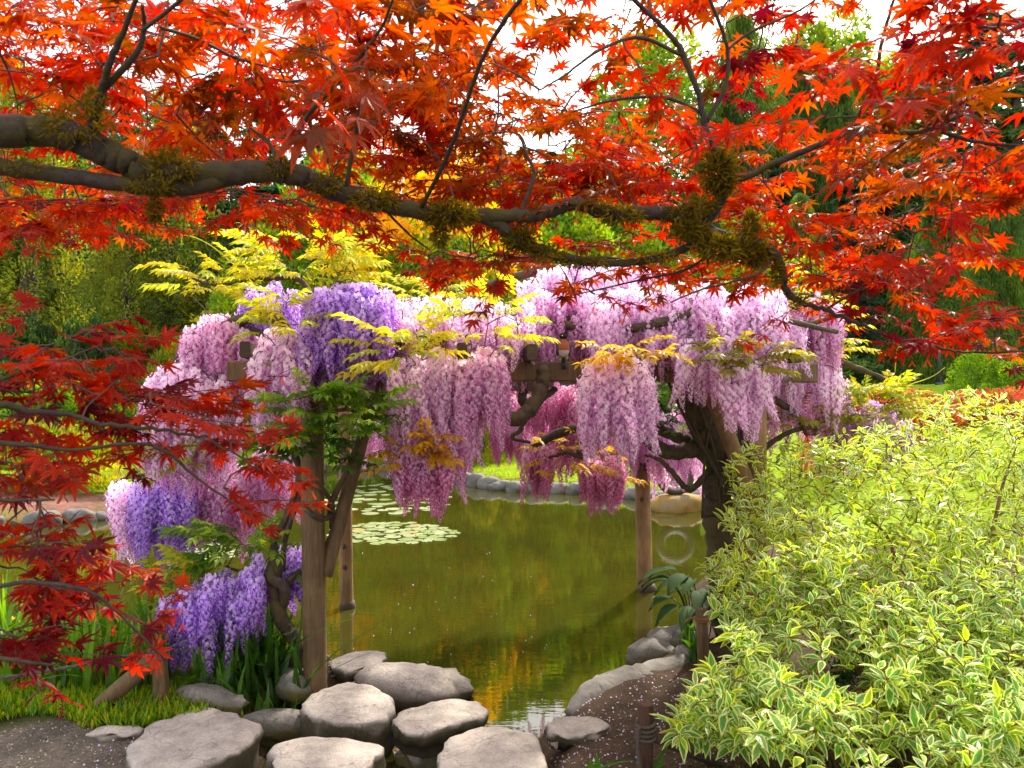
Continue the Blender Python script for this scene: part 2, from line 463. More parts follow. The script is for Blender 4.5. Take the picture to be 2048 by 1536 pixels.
def boulder(c, r, seed, flat=.0, sub=3, lump=.28):
    """rounded irregular rock"""
    n, mrow = 20, 12
    V, Fs = [(0, 0, 1.0)], []
    for i in range(1, mrow):
        ph = math.pi * i / mrow
        for k in range(n): V.append((math.sin(ph) * math.cos(2 * math.pi * k / n), math.sin(ph) * math.sin(2 * math.pi * k / n), math.cos(ph)))
    V.append((0, 0, -1.0)); V = np.array(V)
    f = 1 + lump * fnoise(V, 1.6, seed) + lump * .45 * fnoise(V, 4.2, seed + 9) + .05 * fnoise(V, 11, seed + 4)
    V = V * f[:, None]
    if flat: V[:, 2] = np.where(V[:, 2] > 1 - flat, 1 - flat + (V[:, 2] - 1 + flat) * .2, V[:, 2])
    V = V * np.array(r) + np.array(c)
    for k in range(n): Fs.append([0, 1 + k, 1 + (k + 1) % n]); Fs.append([len(V) - 1, 1 + (mrow - 2) * n + (k + 1) % n, 1 + (mrow - 2) * n + k])
    for i in range(mrow - 2):
        for k in range(n): Fs.append([1 + i * n + k, 1 + (i + 1) * n + k, 1 + (i + 1) * n + (k + 1) % n, 1 + i * n + (k + 1) % n])
    g = Geo(); g.add(V, Fs); return g

def pix(outline, z): return [tuple(G(px, py, z)[:2]) for px, py in outline]
STONES = [
    ('broad flat stepping stone with a broken left corner beside the gravel path', .25, .30, [(247, 1492), (290, 1455), (340, 1430), (385, 1410), (420, 1414), (470, 1422), (527, 1446), (520, 1462), (488, 1492), (430, 1528), (330, 1546), (258, 1542)]),
    ('rounded thick stepping stone at the foot of the peaked boulder', .24, .26, [(602, 1405), (620, 1384), (660, 1368), (700, 1362), (745, 1368), (790, 1392), (797, 1412), (775, 1432), (705, 1450), (645, 1440), (606, 1422)]),
    ('oval stepping stone with moss on its right end, resting on a smaller stone', .22, .14, [(778, 1442), (798, 1420), (850, 1407), (920, 1396), (962, 1402), (976, 1420), (960, 1436), (905, 1454), (850, 1466), (795, 1458)]),
    ('wide stepping stone with mossy rim standing in the dark stream', .23, .28, [(533, 1500), (560, 1480), (620, 1469), (700, 1472), (758, 1486), (770, 1502), (742, 1532), (650, 1556), (560, 1548)]),
    ('big round smooth stepping stone at the edge of the bare soil', .25, .32, [(868, 1512), (898, 1474), (950, 1452), (1012, 1447), (1062, 1463), (1094, 1500), (1092, 1536), (1050, 1580), (960, 1596), (888, 1570)])]
for i, (lab, zt, dp, ol) in enumerate(STONES):
    solid('stepping_stone', flat_stone(pix(ol, zt), zt, dp, i * 3.1, bulge=.012), M_STONE, lab, 'stone')
FLATS = [('pale flat rock with a pointed tip set in the bare soil', .235, .08, [(1088, 1452), (1110, 1434), (1150, 1430), (1190, 1432), (1232, 1452), (1200, 1466), (1140, 1474), (1095, 1470)]),
         ('small flat rock lying in the gravel by the leaning brace', .235, .07, [(172, 1466), (195, 1454), (240, 1450), (285, 1452), (290, 1462), (250, 1470), (200, 1477)]),
         ('low petal-strewn rock behind the pergola post at the waterline', .16, .25, [(655, 1325), (690, 1308), (745, 1298), (778, 1300), (775, 1318), (740, 1332), (690, 1345)]),
         ('wet supporting stone under the oval stepping stone', .07, .2, [(790, 1500), (815, 1480), (860, 1478), (885, 1492), (880, 1512), (830, 1520)])]
for i, (lab, zt, dp, ol) in enumerate(FLATS):
    solid('flat_rock', flat_stone(pix(ol, zt), zt, dp, 20 + i * 2.3, .01), M_STONE if i < 3 else M_ROCK, lab, 'rock')
solid('boulder', boulder((-.62, 4.55, .07), (.37, .22, .17), 3.3, .1), M_STONE, 'peaked grey boulder at the pond edge behind the stepping stones', 'boulder')
solid('boulder', boulder((-.88, 4.42, .05), (.17, .16, .13), 5.1, .3), M_STONE, 'low grey boulder wedged between the peaked boulder and the round stepping stone', 'boulder')
solid('bank_rock', boulder(G(412, 1410, .2) * [1, 1, 0] + [0, 0, .20], (.21, .10, .10), 8.2), M_ROCK, 'wedge-shaped grey rock at the foot of the iris clumps', 'rock')
solid('bank_rock', boulder(G(550, 1430, .15) * [1, 1, 0] + [0, 0, .08], (.20, .09, .11), 11.4), M_ROCK, 'long weathered rock beside the dark stream, below the iris leaves', 'rock')
solid('bank_rock', boulder(G(592, 1362, .2) * [1, 1, 0] + [0, 0, .16], (.12, .13, .10), 13.8), M_ROCK, 'mossy brown rock at the foot of the weathered pergola post', 'rock')
def long_rock():
    packs = []
    spine = [G(1142, 1415, .12), G(1190, 1380, .16), G(1250, 1348, .2), G(1310, 1325, .22), G(1385, 1296, .24)]
    pts = catmull(spine, 6); g = Geo()
    tube(pts, [.05, .11, .14, .12, .10, .07], 14, wob=.07, geo=g)
    p = g.pack(); p['V'][:, 2] = (p['V'][:, 2] - .15) * .7 + .10; p['V'] += (.02 * fnoise(p['V'], 9, 2))[:, None]
    return p
solid('bank_rock', long_rock(), M_ROCK, 'long low rock ridge edging the soil on the pond side', 'rock')
for px, py, r in ((1385, 1318, .12), (1300, 1305, .13), (1345, 1280, .15)):
    solid('bank_rock', boulder(G(px, py, .15) * [1, 1, 0] + [0, 0, .13], (r * 1.3, r, r * .8), px), M_ROCK, 'rounded brown rock piled behind the long rock ridge', 'rock', 'rocks piled behind the ridge')

# far shore stones
def shore_rocks():
    segs = [(0, 1), (1, 2), (2, 3), (3, 4), (4, 5), (5, 6), (6, 7)]
    runs = [('rounded grey stone edging the near lip of the far lawn', 'stones edging the lawn', SHORE[27:34], .34, .16),
            ('small grey stone in the row along the back shore', 'stones of the back shore', SHORE[34:39], .46, .17),
            ('grey stone edging the shore below the yellow-tipped pine', 'stones below the pine', SHORE[39:44], .42, .15)]
    for lab, grp, pl, step, r in runs:
        pl = np.array(pl); d = np.concatenate([[0], np.cumsum(np.linalg.norm(np.diff(pl, axis=0), axis=1))])
        s = 0.0
        while s < d[-1]:
            x, y = np.interp(s, d, pl[:, 0]), np.interp(s, d, pl[:, 1])
            k = U(.7, 1.5)
            solid('shore_stone', boulder((x + U(-.06, .06), y + U(-.06, .06), U(.02, .07)), (r * k * U(1, 1.5), r * k * .9, r * k * U(.8, 1.1)), U(0, 90), .1), M_SHORE, lab, 'stone', grp)
            s += step * k * U(.85, 1.15)
shore_rocks()
solid('boulder', boulder((2.72, 12.1, .06), (.42, .34, .26), 4.4, .3), M_LICH, 'large boulder crusted with orange lichen under the stone ring', 'boulder')
solid('boulder', boulder((3.15, 10.6, .0), (.30, .25, .25), 2.4), M_SHORE, 'pale pointed rock at the waterline near the lichen boulder', 'boulder')

def stone_ring():
    c = np.array([2.70, 12.1, .56]); g = Geo(); n = 28; V = []; k2 = 8
    for i in range(n):
        a = 2 * math.pi * i / n
        for k in range(k2):
            b = 2 * math.pi * k / k2; r = .25 + .075 * math.cos(b)
            V.append(c + np.array([r * math.cos(a), .08 * math.sin(b), r * math.sin(a)]))
    g.add(V, [[i * k2 + k, i * k2 + (k + 1) % k2, ((i + 1) % n) * k2 + (k + 1) % k2, ((i + 1) % n) * k2 + k] for i in range(n) for k in range(k2)])
    solid('stone_ring', g, M_STONE, 'round stone ring sculpture standing upright on the lichen boulder', 'sculpture')
stone_ring()

def slab(cx, cy, wx, wy, rot, lab, grp):
    z = ground_z(cx, cy); g = Geo(); V = []
    for zz, s in ((z - .1, 1), (z + .05, 1), (z + .07, .96)):
        for sx, sy in ((-1, -1), (1, -1), (1, 1), (-1, 1)):
            x, y = sx * wx * s / 2, sy * wy * s / 2
            V.append((cx + x * math.cos(rot) - y * math.sin(rot), cy + x * math.sin(rot) + y * math.cos(rot), zz))
    g.add(V, [[i, (i + 1) % 4, 4 + (i + 1) % 4, 4 + i] for i in range(4)] + [[4 + i, 4 + (i + 1) % 4, 8 + (i + 1) % 4, 8 + i] for i in range(4)] + [[8, 9, 10, 11]])
    solid('paving_stone', g, M_PALE, lab, 'slab', grp, False)
for i, (px, py) in enumerate(((990, 962), (1045, 961), (1100, 957), (1155, 952), (1215, 947))):
    p = G(px, py, .45); slab(p[0], p[1], .62, .55, .06 * i, 'pale paving slab laid in the lawn above the shore stones', 'slabs in the lawn')
for i in range(7):
    p = G(1330 + 16 * i, 945 + 2.5 * i, .5); slab(p[0] + .3, p[1] + .8, .8, 1.0, .3, 'pale slab of the path beyond the stone ring', 'slabs of the far path')

# ---------------------------------------------------------------- scatter of shared meshes
def scatter(parent, nm, variants, mats, places, limit, rest='foliage', smooth=False):
    """places: (variant, 4x4 matrix in world, size). The biggest in view become parts, the rest one mass."""
    if not places: return
    loc = np.eye(4); loc[:3, 3] = -np.array(parent.location)
    def key(p):
        v = p[1][:3, 3]; d = max(v[1], .3)
        px, py = 1024 + F * v[0] / d, HZ + F * (HC - v[2]) / d
        inside = -30 < px < 2078 and -30 < py < 1566
        return (p[2] / d) if inside else 0
    places = sorted(places, key=key, reverse=True)
    mes = [mesh(nm, v, mats, smooth) for v in variants]
    for v, m, s in places[:limit]: link(nm, mes[v], parent, loc @ m)
    if places[limit:]: part(rest, merge([xf(variants[v], m) for v, m, s in places[limit:]]), mats, parent, smooth, True)

class Grow:
    """a skeleton that twigs attach to: every new twig starts at its nearest point"""
    def __init__(s): s.N = np.zeros((0, 3)); s.g = Geo()
    def seed(s, pts): s.N = np.vstack([s.N, np.array(pts)])
    def to(s, p, r0=.003, r1=.0015, sag=.12, sides=4, col=(.1, .07, .05), bias=None, jit=.04):
        q = s.N if bias is None else s.N + bias
        d = np.linalg.norm(q - p, axis=1); a = s.N[int(np.argmin(d))]; L = np.linalg.norm(p - a)
        if L < .02: return a
        n = max(3, int(L / .08)); pts = []
        side = rng.normal(size=3) * jit * L
        for i in range(n + 1):
            t = i / n
            pts.append(a + (p - a) * t + np.array([0, 0, 1]) * sag * L * math.sin(math.pi * t) + side * math.sin(math.pi * t) + (rng.normal(size=3) * .006 if 0 < i < n else 0))
        tube(pts, [r0 * (1 + L), r1], sides, col, geo=s.g, cap=False)
        s.N = np.vstack([s.N, np.array(pts[1:])])
        return a

# ---------------------------------------------------------------- pergola
def beam(a, b, w, h, col=(.5, .5, .5)):
    a, b = np.asarray(a, float), np.asarray(b, float); t = unit(b - a); s = unit(np.cross(t, [0, 0, 1])); u = np.cross(s, t)
    g = Geo(); V = []
    e = .008; n = 6
    prof = [(-w + e, -h), (w - e, -h), (w, -h + e), (w, h - e), (w - e, h), (-w + e, h), (-w, h - e), (-w, -h + e)]
    for i in range(n + 1):
        c = a + (b - a) * i / n + rng.normal(size=3) * .003
        V += [c + s * x + u * y for x, y in prof]
    Fs = [[i * 8 + k, i * 8 + (k + 1) % 8, i * 8 + 8 + (k + 1) % 8, i * 8 + 8 + k] for i in range(n) for k in range(8)] + [list(range(8))[::-1], [n * 8 + k for k in range(8)]]
    g.add(V, Fs, col); return g

PFL, PFR = G(632, 1362, .2), np.array([1.57, 4.7, .2])
PRL, PRR = G(695, 1215, 0), G(1293, 1180, 0)
def log(a, b, r, n=14, sides=18, wob=.012):
    pts = [np.asarray(a) + (np.asarray(b) - np.asarray(a)) * t for t in np.linspace(0, 1, n)]
    return tube(pts, [r * 1.04, r, r * .97], sides, wob=wob)
pergola = thing('pergola', 'wooden pergola of round log posts carrying the wisteria over the pond', 'pergola', (0, 5.5, 0))
part('post', log(PFL - [0, 0, .3], [PFL[0] - .03, PFL[1], 2.02], .068), M_POSTW, pergola, True)
part('post', log(PFR - [0, 0, .3], [PFR[0], PFR[1], 2.02], .066), M_POSTL, pergola, True)
for b0, top, r in ((PRL, -.03, .058), (PRR, -.06, .075)):
    po = part('post', log(b0 - [0, 0, .7], [b0[0] + top, b0[1], 1.95], r), M_POSTL, pergola, True)
    c = part('collar', tube([b0 + [0, 0, -.05], b0 + [0, 0, .02], b0 + [0, 0, .035], b0 + [0, 0, .06]], [r * 1.22, r * 1.25, r * 1.15, r * 1.05], 18, wob=.03), M_DARKW, po, True)
    for k in range(5):
        z = U(.3, 1.5); a = U(-2.2, -.9)
        kn = b0 + [r * math.cos(a) + top * z / 2, r * math.sin(a), z]
        part('knot', boulder(kn, (.018, .01, .024), U(0, 9)), M_DARKW, po, True)
FB0, FB1 = np.array([-1.68, PFL[1] - .02, 2.04]), np.array([1.95, PFR[1] + .02, 2.04])
RB0, RB1 = np.array([-1.95, PRL[1] - .05, 2.0]), np.array([1.85, PRR[1] + .05, 2.0])
part('beam', beam(FB0, FB1, .055, .06), M_POSTW, pergola)
part('beam', beam(RB0, RB1, .055, .06), M_DARKW, pergola)
for k in range(9):
    t = (k + .4) / 9; a, b = FB0 + (FB1 - FB0) * t, RB0 + (RB1 - RB0) * t; dr = unit(b - a)
    part('rafter', beam(a - dr * .28 + [0, 0, .105], b + dr * .28 + [0, 0, .105], .03, .045), M_DARKW, pergola)
part('brace', log(PFL + [.05, .02, .62], [PFL[0] + .32, PFL[1] + .25, 1.98], .042), M_POSTW, pergola, True)
part('brace', log(PRR + [-.05, 0, 1.1], [PRR[0] - .33, PRR[1], 1.95], .04), M_POSTL, pergola, True)
part('brace', log(P(1396, 715, 4.55), P(1500, 985, 4.6), .05), M_POSTL, pergola, True)

# ---------------------------------------------------------------- wisteria
def floret(g, p, out, s, ban, keel):
    out = unit(out); side = unit(np.cross([0, 0, 1], out)); up = np.cross(out, side)
    r = rng.normal(size=3) * .25; up = unit(up + r); side = unit(np.cross(up, out))
    c = p + out * s * .25
    b = [c, c + side * .55 * s + up * .35 * s - out * .1 * s, c + side * .3 * s + up * .95 * s - out * .25 * s, c - side * .3 * s + up * .95 * s - out * .25 * s, c - side * .55 * s + up * .35 * s - out * .1 * s, c + up * .55 * s + out * .08 * s]
    g.add(b, [[0, 1, 5], [1, 2, 5], [2, 3, 5], [3, 4, 5], [4, 0, 5]], ban)
    k = [c, c + out * .6 * s - up * .2 * s + side * .22 * s, c + out * .85 * s - up * .45 * s, c + out * .6 * s - up * .2 * s - side * .22 * s]
    g.add(k, [[0, 1, 2], [0, 2, 3]], keel)

PAL = {  # standard petal pale -> deep, keel
    'pink': ((.86, .67, .82), (.74, .44, .66), (.50, .17, .40)), 'pale': ((.92, .81, .90), (.82, .60, .79), (.56, .25, .50)),
    'deep': ((.80, .50, .66), (.68, .30, .50), (.44, .10, .28)), 'purple': ((.72, .57, .87), (.52, .30, .73), (.28, .08, .46)),
    'mauve': ((.72, .55, .74), (.52, .30, .55), (.32, .12, .32))}
def raceme(L, kind, seed):
    g = Geo(); ca, cb, kk = [np.array(c) for c in PAL[kind]]
    n = int(46 + L * 200); bend = rng.normal(size=2) * .04
    ax = lambda t: np.array([bend[0] * t * t * L / .4, bend[1] * t * t * L / .4, -t * L])
    tube([ax(t) for t in np.linspace(0, 1, 7)], [.003, .0015], 4, (.25, .28, .10), geo=g, cap=False)
    for i in range(n):
        t = .02 + .98 * (i + .5) / n; a = i * 2.4 + rng.normal() * .3
        r = (.029 + .005 * rng.normal()) * (1 - .8 * max(0, t - .35) / .65) * min(1, .5 + t * 3)
        s = .026 * (1 - .62 * max(0, t - .45) / .55)
        out = np.array([math.cos(a), math.sin(a), -.15 - .3 * t])
        f = np.clip(t * .9 + rng.normal() * .18, 0, 1)
        c = ca * (1 - f) + cb * f; br = 1 + rng.normal() * .05
        floret(g, ax(t) + out * r, out, s, tuple(np.clip(c * br, 0, .95)), tuple(np.clip(kk * (1 + rng.normal() * .15), 0, 1)))
    return g.pack()
LENS = [.17, .24, .31, .39, .48]
RV, RIDX = [], {}
for kd in PAL:
    for i, L in enumerate(LENS):
        RIDX[kd, i] = len(RV); RV.append(raceme(L, kd, i))

def leaflet(g, base, dirv, up, L, W, col):
    d = unit(dirv); s = unit(np.cross(d, up)); u = np.cross(s, d)
    m, t = base + d * L * .45 - u * L * .03, base + d * L - u * L * .22
    a, b = base + d * L * .42 + s * W + u * L * .07, base + d * L * .42 - s * W + u * L * .07
    g.add([base, a, t, b, m], [[0, 1, 4], [1, 2, 4], [2, 3, 4], [3, 0, 4]], col)
def compound(col, seed):
    g = Geo(); n = 6; L = .20; c0 = np.array(col)
    bend = U(.15, .5); pt = lambda t: np.array([0, t * L, -bend * t * t * L])
    tube([pt(t) for t in np.linspace(0, 1, 5)], [.002, .001], 3, tuple(c0 * .8), geo=g, cap=False)
    for i in range(n):
        t = .22 + .7 * i / (n - 1); p = pt(t)
        for sg in (-1, 1):
            c = c0 * (1 + rng.normal() * .10)
            d = np.array([sg * (1 - .3 * t), .45 + .3 * t, -.45 + rng.normal() * .15])
            leaflet(g, p, d, np.array([0, 0, 1]) + rng.normal(size=3) * .15, U(.056, .072), U(.0125, .016), tuple(np.clip(c, 0, 1)))
    leaflet(g, pt(1), np.array([0, 1, -.7]), np.array([0, 0, 1]), .06, .013, tuple(c0))
    return g.pack()
LT = {'yellow': [(.60, .56, .05), (.66, .56, .04), (.48, .52, .06)], 'gold': [(.66, .40, .03), (.60, .36, .03)], 'ygreen': [(.40, .40, .04), (.50, .44, .04), (.32, .36, .04)],
      'green': [(.16, .30, .03), (.24, .36, .04), (.12, .24, .03)], 'dark': [(.06, .13, .02), (.09, .17, .03)], 'olive': [(.30, .24, .03), (.24, .22, .03)]}
LV, LIDX = [], {}
for kd, cols in LT.items():
    LIDX[kd] = []
    for c in cols:
        for k in range(2): LIDX[kd].append(len(LV)); LV.append(compound(c, k))

RAC = [('P', 775, 1060, 588, 650, 10, 0, 70, 110, 4.25, 4.75, 'pale', 26), ('P', 1540, 1680, 680, 740, 10, 0, 80, 110, 4.8, 5.2, 'pale', 10), ('L', 330, 500, 690, 760, 20, 0, 80, 130, 4.6, 5.0, 'pale', 20), ('L', 285, 460, 790, 860, 10, 0, 80, 120, 4.5, 4.8, 'pale', 22), ('P', 1050, 1400, 800, 850, 0, 0, 70, 110, 6.8, 7.1, 'pink', 26),   # plant, x0, x1, top y0, y1, arch, slope, length px, d range, colour, n
    ('L', 365, 525, 622, 690, 45, 0, 70, 120, 4.5, 4.9, 'pink', 26), ('L', 290, 450, 722, 800, 30, 0, 90, 150, 4.4, 4.7, 'pale', 26), ('L', 300, 470, 850, 900, 0, 0, 60, 110, 4.5, 4.8, 'pink', 9),
    ('L', 262, 385, 945, 1010, 20, 0, 90, 125, 4.7, 5.0, 'purple', 20), ('L', 222, 290, 955, 1010, 10, 0, 90, 120, 4.8, 5.0, 'pale', 8), ('L', 365, 510, 920, 985, 20, 0, 90, 130, 4.8, 5.1, 'pink', 20),
    ('L', 515, 595, 885, 940, 10, 0, 70, 110, 4.8, 5.2, 'pink', 12), ('L', 612, 780, 558, 645, 22, 0, 80, 120, 3.9, 4.2, 'purple', 42), ('L', 615, 745, 655, 700, 10, 0, 70, 105, 4.0, 4.3, 'mauve', 14),
    ('L', 508, 612, 650, 720, 40, 0, 100, 150, 3.9, 4.2, 'pale', 22), ('L', 480, 600, 560, 620, 20, 0, 60, 90, 4.5, 4.9, 'purple', 10), ('L', 325, 520, 1190, 1280, 0, -.45, 60, 115, 4.2, 4.5, 'purple', 36),
    ('L', 555, 612, 1090, 1140, 0, 0, 60, 100, 4.5, 4.7, 'purple', 7),
    ('P', 760, 945, 590, 640, 20, 0, 80, 120, 5.0, 5.6, 'pale', 26), ('P', 782, 930, 695, 765, 30, 0, 110, 160, 3.9, 4.2, 'pale', 24), ('P', 782, 935, 800, 860, 10, 0, 90, 140, 4.0, 4.2, 'pink', 20),
    ('P', 797, 893, 870, 912, 10, 0, 80, 110, 4.0, 4.3, 'deep', 13), ('P', 925, 1008, 692, 730, 30, 0, 100, 135, 3.9, 4.1, 'pink', 13), ('P', 1000, 1110, 610, 680, 10, 0, 70, 100, 4.5, 4.8, 'pink', 16), ('P', 1145, 1200, 610, 670, 10, 0, 60, 90, 4.5, 4.8, 'pink', 7),
    ('P', 1040, 1330, 515, 570, 20, 0, 60, 100, 4.9, 5.4, 'pale', 30), ('P', 1060, 1330, 575, 620, 0, 0, 60, 90, 4.5, 4.9, 'pink', 22), ('P', 1165, 1300, 700, 760, 35, 0, 100, 140, 3.9, 4.1, 'pale', 22),
    ('P', 1180, 1565, 562, 630, 15, 0, 90, 140, 4.2, 4.5, 'pale', 48), ('P', 1200, 1420, 640, 680, 0, 0, 60, 90, 4.5, 4.8, 'pink', 14), ('P', 1358, 1480, 672, 700, 0, 0, 100, 120, 4.1, 4.3, 'pale', 6),
    ('P', 1440, 1525, 712, 740, 10, 0, 90, 130, 4.1, 4.3, 'pale', 9), ('P', 1560, 1680, 575, 640, 30, 0, 90, 130, 4.8, 5.2, 'pink', 18), ('P', 1520, 1600, 640, 700, 0, 0, 90, 120, 4.5, 4.8, 'pale', 8),
    ('P', 1540, 1690, 735, 790, 20, 0, 80, 110, 5.0, 5.6, 'pink', 14), ('P', 1640, 1815, 800, 845, 15, 0, 70, 110, 5.2, 5.7, 'mauve', 26), ('P', 715, 775, 840, 860, 0, 0, 50, 70, 6.2, 6.6, 'pink', 5),
    ('P', 890, 960, 820, 860, 0, 0, 60, 85, 6.2, 6.6, 'pink', 6), ('P', 985, 1040, 830, 860, 0, 0, 50, 80, 6.3, 6.8, 'deep', 8), ('P', 1050, 1105, 888, 910, 0, 0, 65, 95, 6.1, 6.3, 'deep', 7),
    ('P', 1110, 1235, 790, 880, 0, 0, 65, 100, 6.4, 6.9, 'deep', 18), ('P', 1165, 1245, 912, 940, 0, 0, 65, 90, 5.9, 6.2, 'deep', 12), ('P', 1235, 1400, 830, 900, 0, 0, 60, 95, 6.6, 7.2, 'pink', 18), ('P', 980, 1170, 765, 800, 0, 0, 60, 90, 6.4, 6.9, 'deep', 18)]
LEAFS = [('L', 370, 520, 525, 590, 18, 4.2, 4.6, 'yellow'), ('L', 510, 740, 480, 560, 46, 4.2, 4.7, 'yellow'), ('L', 500, 630, 605, 675, 14, 3.85, 4.1, 'yellow'), ('L', 570, 770, 775, 875, 48, 3.75, 4.1, 'green'),
    ('L', 575, 690, 880, 935, 14, 3.95, 4.2, 'dark'), ('L', 290, 430, 855, 940, 14, 4.4, 4.8, 'ygreen'), ('L', 400, 600, 1055, 1145, 34, 4.4, 4.8, 'green'), ('L', 330, 420, 1130, 1240, 10, 4.3, 4.6, 'ygreen'), ('L', 450, 520, 785, 850, 12, 4.6, 4.9, 'olive'),
    ('P', 750, 870, 660, 730, 17, 3.75, 4.0, 'yellow'), ('P', 880, 1045, 595, 715, 24, 3.85, 4.5, 'yellow'), ('P', 790, 960, 570, 610, 10, 4.7, 5.3, 'yellow'), ('P', 1200, 1300, 690, 735, 11, 3.85, 4.0, 'gold'),
    ('P', 1400, 1560, 690, 740, 20, 4.0, 4.25, 'olive'), ('P', 1690, 1800, 775, 840, 40, 5.0, 5.4, 'ygreen'), ('P', 1560, 1690, 640, 720, 14, 5.0, 5.5, 'yellow'), ('P', 790, 860, 860, 930, 8, 3.9, 4.1, 'gold'),
    ('P', 1060, 1240, 860, 960, 18, 5.9, 6.3, 'gold'), ('P', 1545, 1640, 800, 900, 16, 4.8, 5.3, 'olive'), ('P', 1280, 1420, 790, 880, 20, 5.0, 5.6, 'dark'), ('P', 1480, 1640, 560, 610, 12, 4.8, 5.2, 'yellow'), ('P', 850, 900, 900, 935, 4, 4.0, 4.2, 'gold')]
